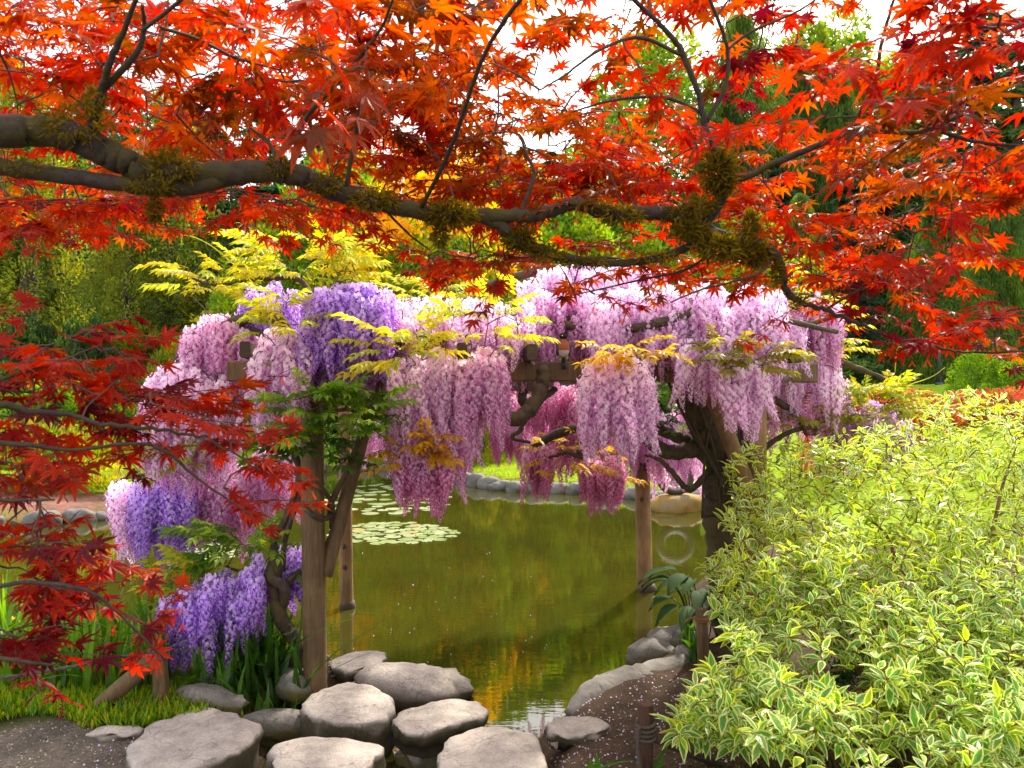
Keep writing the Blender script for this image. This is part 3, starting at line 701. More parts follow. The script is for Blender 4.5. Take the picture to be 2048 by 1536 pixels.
VINES = {'P': [  # name, pixel path with distance, radii in metres
    ('trunk', [(1470, 1275, 5.05), (1460, 1180, 5.05), (1442, 1080, 5.0), (1436, 1000, 5.0), (1445, 920, 4.95), (1410, 850, 4.9), (1385, 780, 4.9), (1400, 700, 4.9)], [.15, .13, .11, .105, .115, .10, .09, .08]),
    ('trunk', [(1490, 1270, 5.1), (1480, 1150, 5.15), (1460, 1040, 5.1), (1450, 940, 5.15), (1465, 860, 5.1), (1450, 790, 5.05), (1430, 700, 5.0)], [.12, .11, .11, .12, .12, .10, .08]),
    ('trunk', [(1445, 1000, 4.95), (1475, 930, 4.9), (1455, 850, 4.9), (1480, 770, 4.95), (1500, 690, 5.0)], [.06, .08, .08, .07, .06]),
    ('branch', [(1425, 915, 4.95), (1390, 900, 4.9), (1340, 905, 4.85), (1300, 880, 4.8), (1265, 835, 4.75), (1250, 790, 4.7), (1235, 720, 4.6)], [.07, .055, .05, .045, .04, .035, .03]),
    ('branch', [(1410, 905, 5.0), (1370, 880, 5.1), (1320, 860, 5.2), (1290, 810, 5.2), (1300, 740, 5.2)], [.05, .045, .04, .035, .03]),
    ('branch', [(1420, 940, 4.9), (1380, 980, 4.85), (1350, 950, 4.8), (1320, 920, 4.8), (1290, 910, 4.8)], [.025, .02, .018, .014, .01]),
    ('branch', [(1090, 735, 4.35), (1078, 790, 4.3), (1050, 828, 4.25), (1015, 838, 4.2), (985, 822, 4.2), (975, 800, 4.2)], [.042, .045, .045, .042, .035, .02]),
    ('branch', [(1070, 810, 4.4), (1045, 800, 4.6), (1048, 760, 4.8)], [.03, .03, .03]),
    ('branch', [(1110, 778, 4.6), (1085, 795, 4.5), (1060, 800, 4.4)], [.02, .022, .02]),
    ('branch', [(1172, 855, 5.9), (1130, 862, 5.9), (1090, 880, 5.95), (1062, 893, 6.0)], [.03, .038, .035, .02]),
    ('branch', [(1250, 700, 5.6), (1210, 780, 5.8), (1180, 850, 5.9), (1163, 880, 6.0), (1162, 912, 6.0), (1185, 922, 6.0), (1192, 950, 6.0)], [.03, .03, .03, .028, .03, .022, .012]),
    ('branch', [(1160, 912, 6.0), (1130, 905, 6.05), (1110, 912, 6.1), (1085, 915, 6.1)], [.022, .018, .014, .008]),
    ('branch', [(1060, 820, 5.0), (1040, 860, 5.6), (1025, 875, 5.9), (1060, 885, 6.0)], [.02, .02, .02, .012]),
    ('branch', [(925, 700, 4.2), (915, 780, 4.15), (912, 850, 4.1), (885, 885, 4.05), (872, 905, 4.05), (850, 912, 4.05), (842, 935, 4.1), (825, 942, 4.1)], [.014, .014, .014, .016, .017, .012, .010, .006]),
    ('branch', [(1490, 760, 4.9), (1550, 800, 4.9), (1590, 825, 4.95), (1612, 870, 5.0)], [.03, .025, .022, .012]),
    ('branch', [(1500, 930, 4.9), (1550, 880, 4.95), (1600, 858, 5.0), (1650, 850, 5.1), (1700, 800, 5.3)], [.02, .018, .016, .014, .01]),
    ('branch', [(1500, 700, 5.0), (1600, 690, 5.2), (1700, 730, 5.3), (1770, 760, 5.35), (1810, 800, 5.4)], [.03, .028, .022, .015, .008]),
    ('branch', [(900, 640, 5.4), (780, 700, 5.8), (745, 800, 6.3), (740, 845, 6.4)], [.025, .02, .015, .01]),
    ('branch', [(1210, 740, 4.7), (1230, 800, 4.9), (1280, 850, 4.9), (1300, 870, 4.9)], [.012, .012, .012, .01]),
    ('branch', [(1430, 560, 4.9), (1300, 600, 4.8), (1150, 640, 4.7), (1000, 660, 4.5), (850, 680, 4.3), (760, 690, 4.3)], [.05, .045, .04, .035, .03, .025]),
    ('branch', [(1420, 650, 4.9), (1500, 600, 4.8), (1600, 590, 5.0), (1670, 620, 5.1)], [.05, .04, .03, .02]),
    ('branch', [(1400, 600, 5.2), (1250, 560, 5.3), (1100, 540, 5.3), (980, 570, 5.4), (850, 600, 5.4), (770, 640, 5.4)], [.045, .04, .035, .03, .025, .02])],
  'L': [
    ('trunk', [(596, 1362, 4.48), (594, 1290, 4.45), (572, 1255, 4.42), (552, 1215, 4.4), (545, 1170, 4.42), (556, 1130, 4.45), (545, 1110, 4.5)], [.035, .040, .045, .043, .042, .04, .035]),
    ('trunk', [(590, 1360, 4.44), (588, 1295, 4.47), (580, 1262, 4.47), (562, 1225, 4.45), (570, 1180, 4.38), (540, 1150, 4.40), (548, 1120, 4.48)], [.03, .034, .035, .034, .033, .032, .03]),
    ('branch', [(548, 1118, 4.48), (556, 1070, 4.5), (575, 1030, 4.5), (592, 985, 4.5), (600, 940, 4.45), (585, 890, 4.4), (578, 830, 4.4), (600, 740, 4.4)], [.03, .025, .024, .026, .026, .024, .022, .02]),
    ('branch', [(565, 1130, 4.46), (570, 1080, 4.46), (590, 1020, 4.48), (610, 970, 4.44)], [.018, .016, .016, .014]),
    ('branch', [(575, 1165, 4.42), (600, 1145, 4.5), (640, 1135, 4.55), (652, 1100, 4.5), (668, 1060, 4.45), (662, 1010, 4.4), (690, 950, 4.3), (715, 890, 4.2), (745, 820, 4.2), (760, 740, 4.3)], [.022, .022, .024, .026, .026, .022, .016, .015, .014, .012]),
    ('branch', [(600, 1005, 4.3), (625, 1030, 4.25), (645, 1038, 4.3), (662, 1030, 4.4)], [.016, .016, .016, .015]),
    ('branch', [(662, 1000, 4.4), (640, 975, 4.25), (610, 965, 4.3), (585, 940, 4.4)], [.014, .015, .014, .012]),
    ('branch', [(540, 1150, 4.45), (510, 1148, 4.45), (470, 1140, 4.5), (448, 1130, 4.5)], [.012, .010, .009, .006]),
    ('branch', [(540, 1160, 4.42), (520, 1190, 4.4), (495, 1205, 4.4), (460, 1220, 4.38), (425, 1245, 4.35), (380, 1265, 4.35), (340, 1275, 4.35)], [.02, .017, .014, .014, .012, .009, .006]),
    ('branch', [(600, 730, 4.4), (560, 640, 4.4), (480, 640, 4.6), (420, 670, 4.7), (370, 700, 4.7), (330, 760, 4.65)], [.03, .035, .035, .03, .025, .02]),
    ('branch', [(480, 640, 4.6), (440, 760, 4.7), (420, 860, 4.8), (380, 920, 4.9), (300, 945, 4.9), (240, 960, 4.9)], [.03, .025, .022, .018, .014, .008]),
    ('branch', [(470, 780, 4.75), (520, 850, 4.9), (560, 885, 5.0)], [.02, .016, .01]),
    ('branch', [(600, 730, 4.4), (640, 640, 4.3), (680, 580, 4.2), (740, 590, 4.2), (770, 640, 4.2)], [.03, .03, .025, .02, .015]),
    ('branch', [(640, 640, 4.3), (600, 560, 4.5), (520, 560, 4.5), (430, 570, 4.4), (380, 555, 4.35)], [.02, .018, .014, .01, .006]),
    ('branch', [(600, 840, 4.3), (640, 830, 4.1), (700, 820, 4.0), (750, 850, 4.0)], [.015, .012, .01, .006])]}
TENDRILS = [('L', [(480, 540, 4.4), (420, 490, 4.4), (370, 470, 4.4), (362, 490, 4.4)]), ('L', [(560, 510, 4.4), (490, 450, 4.4), (460, 448, 4.4)]), ('L', [(400, 560, 4.4), (330, 530, 4.4), (285, 532, 4.4), (270, 548, 4.4)]),
            ('L', [(640, 500, 4.4), (560, 440, 4.4), (500, 442, 4.4), (470, 460, 4.4)]), ('P', [(900, 580, 4.7), (860, 520, 4.7), (820, 510, 4.7), (800, 535, 4.7)]), ('P', [(960, 600, 4.6), (920, 560, 4.6), (895, 545, 4.6), (893, 560, 4.6)]),
            ('P', [(1000, 600, 4.6), (960, 570, 4.6), (925, 555, 4.6)]), ('P', [(820, 600, 4.8), (830, 570, 4.8), (880, 560, 4.8), (870, 540, 4.8)]), ('P', [(1000, 560, 4.9), (980, 530, 4.9), (960, 540, 4.9)]), ('P', [(1010, 560, 4.9), (1000, 520, 4.9), (970, 525, 4.9), (975, 550, 4.9)]),
            ('P', [(1800, 775, 5.3), (1860, 755, 5.3), (1890, 735, 5.3)]), ('P', [(1790, 745, 5.3), (1794, 700, 5.3), (1804, 695, 5.3), (1800, 715, 5.3)])]

def build_wisteria(key, name, label, loc):
    w = thing(name, label, 'wisteria', loc)
    gr = Grow()
    for nm, pts, rad in VINES[key]:
        c = catmull([P(*p) for p in pts], 7)
        c = [p + (rng.normal(size=3) * rad[0] * .10 if 0 < i < len(c) - 1 else 0) for i, p in enumerate(c)]
        part(nm, tube(c, rad, 9, wob=.06), M_VBARK, w, True); gr.seed(c)
    if key == 'P':      # thin whips around the big trunk, and the tangle over the rafters
        for k in range(16):
            a = P(U(1300, 1480), U(690, 760), U(4.7, 5.0)); b = P(U(1400, 1520), U(880, 1040), U(4.75, 4.95))
            m = (a + b) / 2 + [U(-.12, .12), U(-.1, .05), -U(0, .12)]
            part('whip', tube(catmull([a, m, b], 6), U(.005, .011), 5), M_VBARK, w, True)
    xs = (-1.9, .2) if key == 'L' else (-.6, 2.1)
    for k in range(9):
        y0 = U(4.4, 7.0); x = np.linspace(xs[0], xs[1], 5)
        pts = [np.array([xx, y0 + U(-.4, .4), 2.22 + U(0, .28)]) for xx in x]
        c = catmull(pts, 5); part('branch', tube(c, [.02, .03, .015], 7, wob=.08), M_VBARK, w, True); gr.seed(c)
    for kk, pts in TENDRILS:
        if kk == key: part('tendril', tube(catmull([P(*p) for p in pts], 6), [.004, .002], 5, (.5, .5, .08)), M_WIS, w, True)
    places = []; jobs = []
    for (pl, x0, x1, y0, y1, arch, slope, l0, l1, d0, d1, kd, n) in RAC:
        if pl != key: continue
        n = int(n * 2.3)
        for i in range(n):
            u = (i + U(.1, .9)) / n; px = x0 + (x1 - x0) * u
            py = U(y0, y1) + arch * (2 * u - 1) ** 2 + slope * (px - x0); d = U(d0, d1)
            jobs.append((P(px, py, d), U(l0, l1) * 1.15 / F * d, kd))
    gr.N = gr.N
    jobs.sort(key=lambda j: np.min(np.linalg.norm(gr.N - j[0], axis=1)))
    for p, L, kd in jobs:
        gr.to(p + [0, 0, .012], .003, .002, .18)
        i = int(np.argmin([abs(L - q) for q in LENS])); s = np.clip(L / LENS[i], .85, 1.2)
        a = U(0, 6.28); M = np.eye(4); M[:2, 0], M[:2, 1] = (math.cos(a), math.sin(a)), (-math.sin(a), math.cos(a))
        t1, t2 = rng.normal() * .05, rng.normal() * .05
        M[:3, 2] = (t1, t2, 1); M[:3, :3] *= s; M[:3, 3] = p; places.append((RIDX[kd, i], M, L))
    scatter(w, 'raceme', RV, M_PET, places, 300, 'blossom')
    places = []
    for (pl, x0, x1, y0, y1, n, d0, d1, kd) in LEAFS:
        if pl != key: continue
        for i in range(int(n * 1.6)):
            p = P(U(x0, x1), U(y0, y1), U(d0, d1))
            a = gr.to(p, .003, .002, .15)
            c = P((x0 + x1) / 2, y1 + 20, (d0 + d1) / 2 + .15)
            d = unit(p - c) * np.array([1, 1, .5]) + np.array([U(-.7, .7), U(-.9, .3), U(-.1, .35)])
            s = U(.8, 1.25)
            places.append((int(rng.choice(LIDX[kd])), frame(d, np.array([U(-.3, .3), U(-.5, .2), 1]), p, s), .2 * s))
    scatter(w, 'leaf', LV, M_WIS, places, 290, 'foliage')
    part('twig_growth', gr.g, M_VBARK, w, False, True)
build_wisteria('P', 'wisteria', 'pink wisteria with a thick dark twisted trunk beside the variegated bush', (1.55, 5.05, .2))
build_wisteria('L', 'wisteria', 'purple and pink wisteria with a thin twined trunk beside the weathered post', (-1.3, 4.46, .2))

# ---------------------------------------------------------------- red maples
def maple_leaf(col, seed):
    g = Geo(); c0 = np.array(col)
    lobes = [(-118, .42), (-78, .72), (-39, .93), (0, 1.0), (39, .93), (78, .72), (118, .42)]
    droop, cup = U(.05, .35), U(.0, .22)
    def pt(r, a, lift=0):
        a = math.radians(a); x, y = r * math.sin(a), r * math.cos(a)
        return np.array([x, y, -droop * r * r + cup * abs(x) * .6 + lift])
    nots = [pt(.20, -140)] + [pt(.30 * (l0[1] + l1[1]) / 1.7, (l0[0] + l1[0]) / 2, .015) for l0, l1 in zip(lobes[:-1], lobes[1:])] + [pt(.20, 140)]
    o = np.zeros(3)
    for i, (a, L) in enumerate(lobes):
        L *= U(.9, 1.08); a += U(-5, 5); w = 8.5 / max(L, .6)
        tip, m = pt(L, a + U(-4, 4), -.05 * L), pt(L * .5, a, -.025)
        wr, wl = pt(L * .55, a + w * 1.25, .02), pt(L * .55, a - w * 1.25, .02)
        k = 1 + rng.normal() * .06
        g.add([o, nots[i + 1], wr, tip, wl, nots[i], m], [[0, 1, 2, 6], [6, 2, 3], [0, 6, 4, 5], [6, 3, 4]], [tuple(c0 * k), tuple(c0 * k), tuple(c0 * k * .9), tuple(c0 * k * .9)])
    g.add([o + [-.012, 0, 0], o + [.012, 0, 0], np.array([.01, -.42, .05]), np.array([-.01, -.42, .05])], [[0, 1, 2, 3]], (.25, .03, .02))
    return g.pack()
MT = {'red': [(.52, .030, .010), (.58, .045, .010), (.44, .022, .012)], 'orange': [(.50, .075, .010), (.54, .105, .012), (.44, .06, .010)], 'brown': [(.22, .055, .012), (.17, .04, .012), (.27, .085, .015)], 'wine': [(.22, .014, .016), (.15, .012, .020), (.32, .018, .015)]}
MV, MIDX = [], {}
for kd, cols in MT.items():
    MIDX[kd] = []
    for c in cols:
        for k in range(3): MIDX[kd].append(len(MV)); MV.append(maple_leaf(c, k))
def samara(col):
    g = Geo()
    for sg in (-1, 1):
        g.add([(0, 0, 0), (sg * .25, -.1, -.5), (sg * .55, 0, -.95), (sg * .35, .05, -1.0), (sg * .08, .1, -.55)], [[0, 1, 2, 3, 4]], col)
        g.add([(0, .08, .05), (sg * .2, .08, -.15), (0, -.08, -.22)], [[0, 1, 2]], col)
    return g.pack()
SV = [samara((.62, .05, .04)), samara((.66, .12, .05))]

def moss_tuft(g, c, n, rad, ln, col):
    for i in range(n):
        v = unit(rng.normal(size=3)); v[2] *= .9
        b = c + v * np.array(rad) * U(.35, 1); d = unit(v + rng.normal(size=3) * .5 + [0, 0, -.1]) * ln * U(.5, 1.3)
        s = unit(np.cross(d, rng.normal(size=3))) * ln * .16
        k = U(.6, 1.4)
        g.add([b - s, b + s, b + d * .6 + s * .7, b + d], [[0, 1, 2], [0, 2, 3]], tuple(np.array(col) * k))

def build_maple(label, loc, branches, sprays, mosses, seeds, lim, dens=1.0):
    w = thing('maple_tree', label, 'maple tree', loc)
    gr = Grow()
    for pts, rad in branches:
        c = catmull([P(*p) for p in pts], 7)
        c = [p + (rng.normal(size=3) * rad[0] * .07 if 0 < i < len(c) - 1 else 0) for i, p in enumerate(c)]
        part('branch', tube(c, rad, 10 if rad[0] > .01 else 6, wob=.04), M_MBARK, w, True); gr.seed(c)
    places, sd, jobs = [], [], []
    for (x0, x1, y0, y1, n, d0, d1, kinds, sz) in sprays:
        for i in range(int(n * dens)): jobs.append((P(U(x0, x1), U(y0, y1), U(d0, d1)), kinds, sz))
    jobs.sort(key=lambda j: np.min(np.linalg.norm(gr.N - j[0], axis=1)))
    pet = Geo()
    for c, kinds, sz in jobs:
        a = gr.to(c, .0028, .0014, .06, 4)
        h = (c - a) * np.array([1, 1, .35]) + rng.normal(size=3) * [.05, .05, .02]; h = unit(h)
        L = U(.14, .26); nn = int(rng.integers(4, 7)); side = unit(np.cross(h, [0, 0, 1]))
        pts = [c + h * L * t + np.array([0, 0, -.10 * L * t * t]) for t in np.linspace(0, 1, 5)]
        tube(pts, [.0016, .0009], 4, geo=gr.g, cap=False)
        tilt = np.array([rng.normal() * .22, -.12 + rng.normal() * .25, 1.0])
        kind = kinds[int(rng.integers(len(kinds)))]
        for i in range(nn):
            t = (i + .3) / nn; b = pts[0] + (pts[-1] - pts[0]) * t
            for sg in ((-1, 1) if i < nn - 1 else (-1, 0, 1)):
                if rng.random() < .12: continue
                s = sz * U(.62, 1.02)
                d = h * (.5 if sg else 1) + side * sg * U(.5, 1.0) + rng.normal(size=3) * .22 + np.array([0, 0, -.22])
                base = b + unit(d) * s * .42
                kd = kind if rng.random() < .75 else kinds[int(rng.integers(len(kinds)))]
                places.append((int(rng.choice(MIDX[kd])), frame(d, tilt + rng.normal(size=3) * .3, base, s), s))
        if rng.random() < seeds:
            for k in range(int(rng.integers(2, 5))):
                p = c + h * L * U(0, 1) + rng.normal(size=3) * .012 + [0, 0, -.04]; a2 = U(0, 6.28)
                M = np.eye(4); s = U(.018, .028); M[:3, :3] = np.array([[math.cos(a2), -math.sin(a2), 0], [math.sin(a2), math.cos(a2), 0], [0, 0, 1]]) * s; M[:3, 3] = p
                sd.append((int(rng.integers(2)), M, s)); tube([p, p + [0, 0, .04]], [.0007, .0007], 3, geo=gr.g, cap=False)
    scatter(w, 'leaf', MV, M_MAPLE, places, lim, 'foliage')
    scatter(w, 'seed', SV, M_MAPLE, sd, 60, 'seed_cluster')
    part('twig_growth', gr.g, M_TWIG, w, False, True)
    for (px, py, d, n, rx, rz, ln) in mosses:
        g = Geo(); moss_tuft(g, P(px, py, d), int(n * 2.2), (rx, rx * .6, rz), ln * .8, (.16, .115, .012)); part('moss', g, M_MOSS, w, False, True)

UP_BR = [([(-160, 250, 1.6), (-40, 262, 1.65), (60, 262, 1.7), (140, 272, 1.72), (200, 300, 1.74), (250, 325, 1.76), (300, 345, 1.78), (380, 350, 1.8), (480, 345, 1.82), (560, 345, 1.84), (620, 360, 1.86), (680, 385, 1.88), (760, 405, 1.9), (830, 422, 1.92),
           (900, 430, 1.94), (960, 428, 1.95), (1040, 432, 1.97), (1090, 425, 1.98), (1150, 408, 2.0), (1210, 425, 2.0), (1270, 425, 2.02), (1340, 428, 2.04), (1400, 455, 2.05), (1450, 478, 2.05), (1510, 490, 2.05), (1550, 510, 2.06), (1565, 545, 2.08), (1575, 585, 2.1), (1605, 607, 2.12), (1650, 620, 2.15), (1710, 645, 2.15), (1780, 672, 2.1), (1860, 690, 2.05), (1930, 705, 2.0), (2080, 700, 1.9)],
          [.038, .038, .036, .036, .036, .034, .032, .030, .029, .028, .027, .025, .024, .022, .020, .019, .018, .017, .017, .018, .019, .02, .022, .022, .018, .014, .011, .009, .008, .007, .006, .005, .004, .003, .002]),
         ([(-160, 320, 1.65), (-40, 328, 1.68), (60, 342, 1.7), (150, 355, 1.72), (250, 370, 1.76), (340, 378, 1.78), (400, 370, 1.8), (470, 352, 1.82)], [.02, .02, .02, .019, .018, .018, .02, .02]),
         ([(960, 432, 1.95), (1000, 450, 1.97), (1030, 480, 2.0), (1085, 502, 2.02), (1140, 518, 2.05), (1200, 525, 2.08), (1260, 525, 2.1), (1330, 512, 2.1), (1380, 490, 2.08), (1410, 460, 2.05)], [.016, .018, .018, .015, .013, .012, .011, .011, .011, .012]),
         ([(1400, 455, 2.05), (1440, 400, 2.04), (1445, 340, 2.02), (1412, 260, 2.0), (1398, 190, 1.98), (1362, 100, 1.95), (1330, 60, 1.92), (1290, 20, 1.88), (1200, -60, 1.8)], [.016, .018, .016, .009, .008, .008, .007, .006, .005]),
         ([(1412, 245, 2.0), (1450, 175, 1.98), (1455, 100, 1.95), (1432, 30, 1.9), (1395, -60, 1.85)], [.006, .006, .005, .005, .004]),
         ([(1455, 100, 1.95), (1500, 65, 1.95), (1600, 20, 1.9), (1680, -40, 1.85)], [.004, .004, .003, .002]),
         ([(1445, 355, 2.02), (1490, 355, 2.0), (1540, 330, 1.98), (1620, 297, 1.95), (1690, 265, 1.92), (1722, 225, 1.9), (1750, 165, 1.88), (1765, 80, 1.85), (1800, -40, 1.8)], [.009, .009, .009, .009, .008, .007, .006, .005, .004]),
         ([(1680, 272, 1.92), (1760, 262, 1.9), (1830, 265, 1.88), (1890, 245, 1.86), (1950, 215, 1.84), (2080, 135, 1.8)], [.007, .007, .006, .006, .005, .003]),
         ([(1870, 260, 1.88), (1960, 285, 1.85), (2080, 295, 1.8)], [.005, .005, .003]), ([(1730, 340, 1.95), (1790, 300, 1.92), (1830, 265, 1.88)], [.003, .004, .005]),
         ([(1040, 432, 1.97), (1055, 390, 1.98), (1068, 345, 2.0), (1052, 305, 2.0), (1040, 270, 2.0)], [.006, .006, .005, .004, .003]),
         ([(175, 275, 1.72), (200, 205, 1.68), (215, 140, 1.62), (248, 60, 1.55), (290, -40, 1.45)], [.012, .010, .008, .006, .004]),
         ([(205, 180, 1.66), (270, 110, 1.62), (288, 60, 1.6), (285, 10, 1.55)], [.008, .007, .006, .004]),
         ([(285, 60, 1.6), (350, 10, 1.5), (420, -60, 1.4)], [.005, .004, .003]), ([(320, 55, 1.58), (400, 80, 1.65), (470, 115, 1.72), (560, 140, 1.8)], [.004, .004, .003, .002]),
         ([(560, 345, 1.84), (540, 290, 1.9), (500, 255, 1.95)], [.007, .006, .003]), ([(580, 340, 1.84), (610, 240, 1.8), (690, 150, 1.7), (760, 60, 1.6), (800, -40, 1.5)], [.007, .006, .005, .004, .003]),
         ([(690, 385, 1.88), (720, 220, 1.8), (735, 130, 1.75), (715, 60, 1.7), (740, -40, 1.6)], [.006, .006, .005, .004, .003]), ([(840, 420, 1.92), (900, 300, 1.7), (960, 130, 1.5), (1010, 40, 1.4), (1080, -50, 1.3)], [.006, .006, .005, .005, .004]),
         ([(1362, 110, 1.95), (1280, 75, 1.9), (1200, 100, 1.85), (1130, 150, 1.8), (1080, 180, 1.75)], [.005, .005, .004, .003, .002]), ([(1410, 230, 2.0), (1330, 195, 2.0), (1230, 200, 2.0), (1140, 225, 2.0)], [.005, .005, .004, .002]),
         ([(1545, 515, 2.06), (1520, 545, 2.0), (1460, 565, 2.0), (1400, 580, 2.0), (1340, 605, 2.0)], [.005, .004, .003, .003, .002]), ([(1650, 620, 2.15), (1720, 580, 2.2), (1800, 560, 2.2), (1870, 540, 2.2)], [.004, .004, .003, .002]),
         ([(1430, 500, 2.1), (1370, 540, 2.15), (1280, 560, 2.2), (1150, 590, 2.2)], [.004, .004, .003, .002]), ([(760, 410, 1.9), (820, 470, 2.0), (860, 500, 2.1)], [.004, .003, .002])]
RO, OB, RR = ['red', 'orange', 'red'], ['orange', 'brown', 'orange', 'red'], ['red', 'red', 'orange', 'wine']
UP_SP = [(-80, 760, -60, 240, 66, 2.2, 3.4, RO, .064), (-80, 700, 190, 420, 46, 2.2, 3.4, ['red', 'red', 'orange'], .060), (-60, 380, 20, 230, 9, 1.7, 2.1, OB, .072), (300, 1000, -60, 170, 16, 1.5, 2.1, OB, .078), (-60, 300, 385, 460, 16, 2.1, 3.0, RR, .058),
         (330, 780, 365, 425, 14, 2.1, 2.9, RO, .058), (650, 960, 100, 330, 34, 1.9, 2.9, OB, .068), (860, 1250, 200, 400, 30, 2.0, 3.0, OB, .066), (880, 1450, -60, 180, 15, 1.8, 2.8, OB, .07), (850, 1060, 430, 540, 10, 2.2, 2.8, RO, .055), (1000, 1560, 250, 420, 34, 2.1, 3.2, RO, .062),
         (980, 1300, 490, 590, 8, 2.15, 2.6, OB, .056), (1200, 1560, 485, 540, 7, 2.2, 2.9, RO, .056), (1400, 1640, -60, 150, 9, 2.0, 2.7, RR, .065), (1480, 1950, 260, 420, 13, 2.0, 2.8, OB, .066), (1500, 1930, 400, 560, 22, 2.0, 2.9, RO, .064), (1580, 1900, 540, 620, 9, 2.1, 2.6, RR, .058),
         (1850, 2080, -60, 120, 8, 1.3, 1.9, RR, .07), (1620, 1960, 130, 260, 7, 1.4, 2.0, OB, .07), (1850, 2080, 610, 690, 7, 1.9, 2.3, RR, .058), (1880, 2080, 250, 400, 7, 1.7, 2.2, RO, .064), (1940, 2080, 80, 220, 6, 1.6, 2.0, RR, .066)]
UP_MO = [(150, 250, 1.68, 260, .10, .05, .022), (190, 200, 1.66, 120, .03, .04, .018), (340, 335, 1.76, 320, .075, .05, .022), (300, 375, 1.74, 160, .07, .02, .018), (560, 335, 1.82, 120, .04, .025, .02), (650, 370, 1.84, 120, .045, .03, .02), (50, 335, 1.68, 120, .07, .02, .016), (310, 420, 1.76, 110, .02, .04, .02),
         (745, 400, 1.87, 240, .07, .03, .022), (900, 428, 1.91, 340, .08, .04, .024), (880, 470, 1.92, 120, .02, .04, .022), (1040, 478, 1.98, 240, .05, .04, .024), (1090, 505, 2.0, 180, .06, .025, .02), (1240, 430, 1.99, 220, .07, .03, .022), (1180, 412, 1.98, 100, .06, .015, .018), (1170, 525, 2.05, 160, .08, .015, .018),
         (1310, 515, 2.08, 150, .08, .018, .018), (1440, 345, 1.99, 480, .055, .075, .026), (1400, 410, 2.0, 160, .05, .03, .022), (1380, 460, 2.02, 240, .06, .03, .024), (1440, 495, 2.02, 380, .08, .045, .026), (1510, 505, 2.03, 260, .05, .045, .024), (1555, 545, 2.05, 120, .02, .05, .018), (1500, 450, 2.03, 150, .025, .05, .024),
         (1600, 600, 2.1, 90, .03, .018, .014), (1860, 275, 1.87, 60, .03, .035, .018), (1415, 180, 1.98, 60, .012, .03, .016), (1360, 430, 2.02, 140, .06, .025, .022)]
build_maple('red maple whose mossy limb reaches across above the pergola', (-3.2, 1.4, .2), UP_BR + [([(-1680, 1270, 1.4), (-1500, 900, 1.4), (-1250, 550, 1.45), (-800, 340, 1.5), (-160, 250, 1.6)], [.10, .085, .07, .055, .038])], UP_SP, UP_MO, .35, 300, 1.9)
LO_BR = [([(-900, 1400, 1.3), (-700, 1000, 1.35), (-400, 850, 1.45), (-100, 815, 1.5), (80, 820, 1.6), (220, 850, 1.65), (330, 860, 1.7), (420, 880, 1.75), (520, 940, 1.8)], [.04, .03, .02, .012, .006, .005, .004, .003, .002]),
         ([(-100, 815, 1.5), (0, 760, 1.55), (100, 730, 1.65), (200, 690, 1.75)], [.007, .005, .004, .002]), ([(-400, 850, 1.45), (-100, 880, 1.5), (60, 890, 1.55), (140, 900, 1.6), (300, 890, 1.65), (400, 960, 1.7), (500, 1030, 1.75)], [.012, .007, .005, .004, .004, .003, .002]),
         ([(-700, 1000, 1.35), (-300, 1120, 1.4), (-50, 1170, 1.4), (60, 1165, 1.42), (170, 1180, 1.45), (240, 1230, 1.5), (300, 1290, 1.55), (330, 1320, 1.6)], [.014, .008, .005, .0042, .0036, .003, .0024, .0018]), ([(-300, 1120, 1.4), (-100, 1290, 1.35), (20, 1320, 1.35), (110, 1330, 1.4)], [.01, .006, .004, .002]), ([(-400, 850, 1.45), (-150, 980, 1.45), (0, 1000, 1.5), (110, 1000, 1.55)], [.01, .007, .004, .002])]
WN, WR = ['wine', 'red', 'red'], ['red', 'red', 'wine', 'red', 'orange']
LO_SP = [(-60, 210, 690, 780, 12, 1.6, 2.0, WR, .060), (60, 270, 660, 740, 6, 1.7, 2.0, WR, .060), (-60, 330, 780, 850, 15, 1.6, 2.0, WN, .060), (250, 480, 810, 870, 7, 1.7, 2.0, WR, .058), (390, 520, 860, 940, 5, 1.8, 2.0, ['red'], .055), (-60, 110, 920, 1010, 8, 1.55, 1.9, WR, .058), (360, 500, 960, 1010, 2, 1.8, 1.9, ['red'], .05),
         (-60, 160, 1080, 1180, 11, 1.5, 1.85, WN, .058), (40, 190, 1150, 1210, 4, 1.55, 1.8, WN, .056), (-60, 90, 1250, 1330, 5, 1.4, 1.7, ['wine'], .058), (270, 310, 1265, 1290, 1, 1.6, 1.75, ['red'], .055), (280, 310, 1300, 1315, 1, 1.6, 1.7, ['red'], .055), (-40, 100, 1040, 1090, 3, 1.6, 1.8, WR, .052)]
build_maple('low red maple with wine-dark leaves spreading over the rope fence', (-2.6, 1.35, .2), LO_BR, LO_SP, [], .5, 300, 1.25)

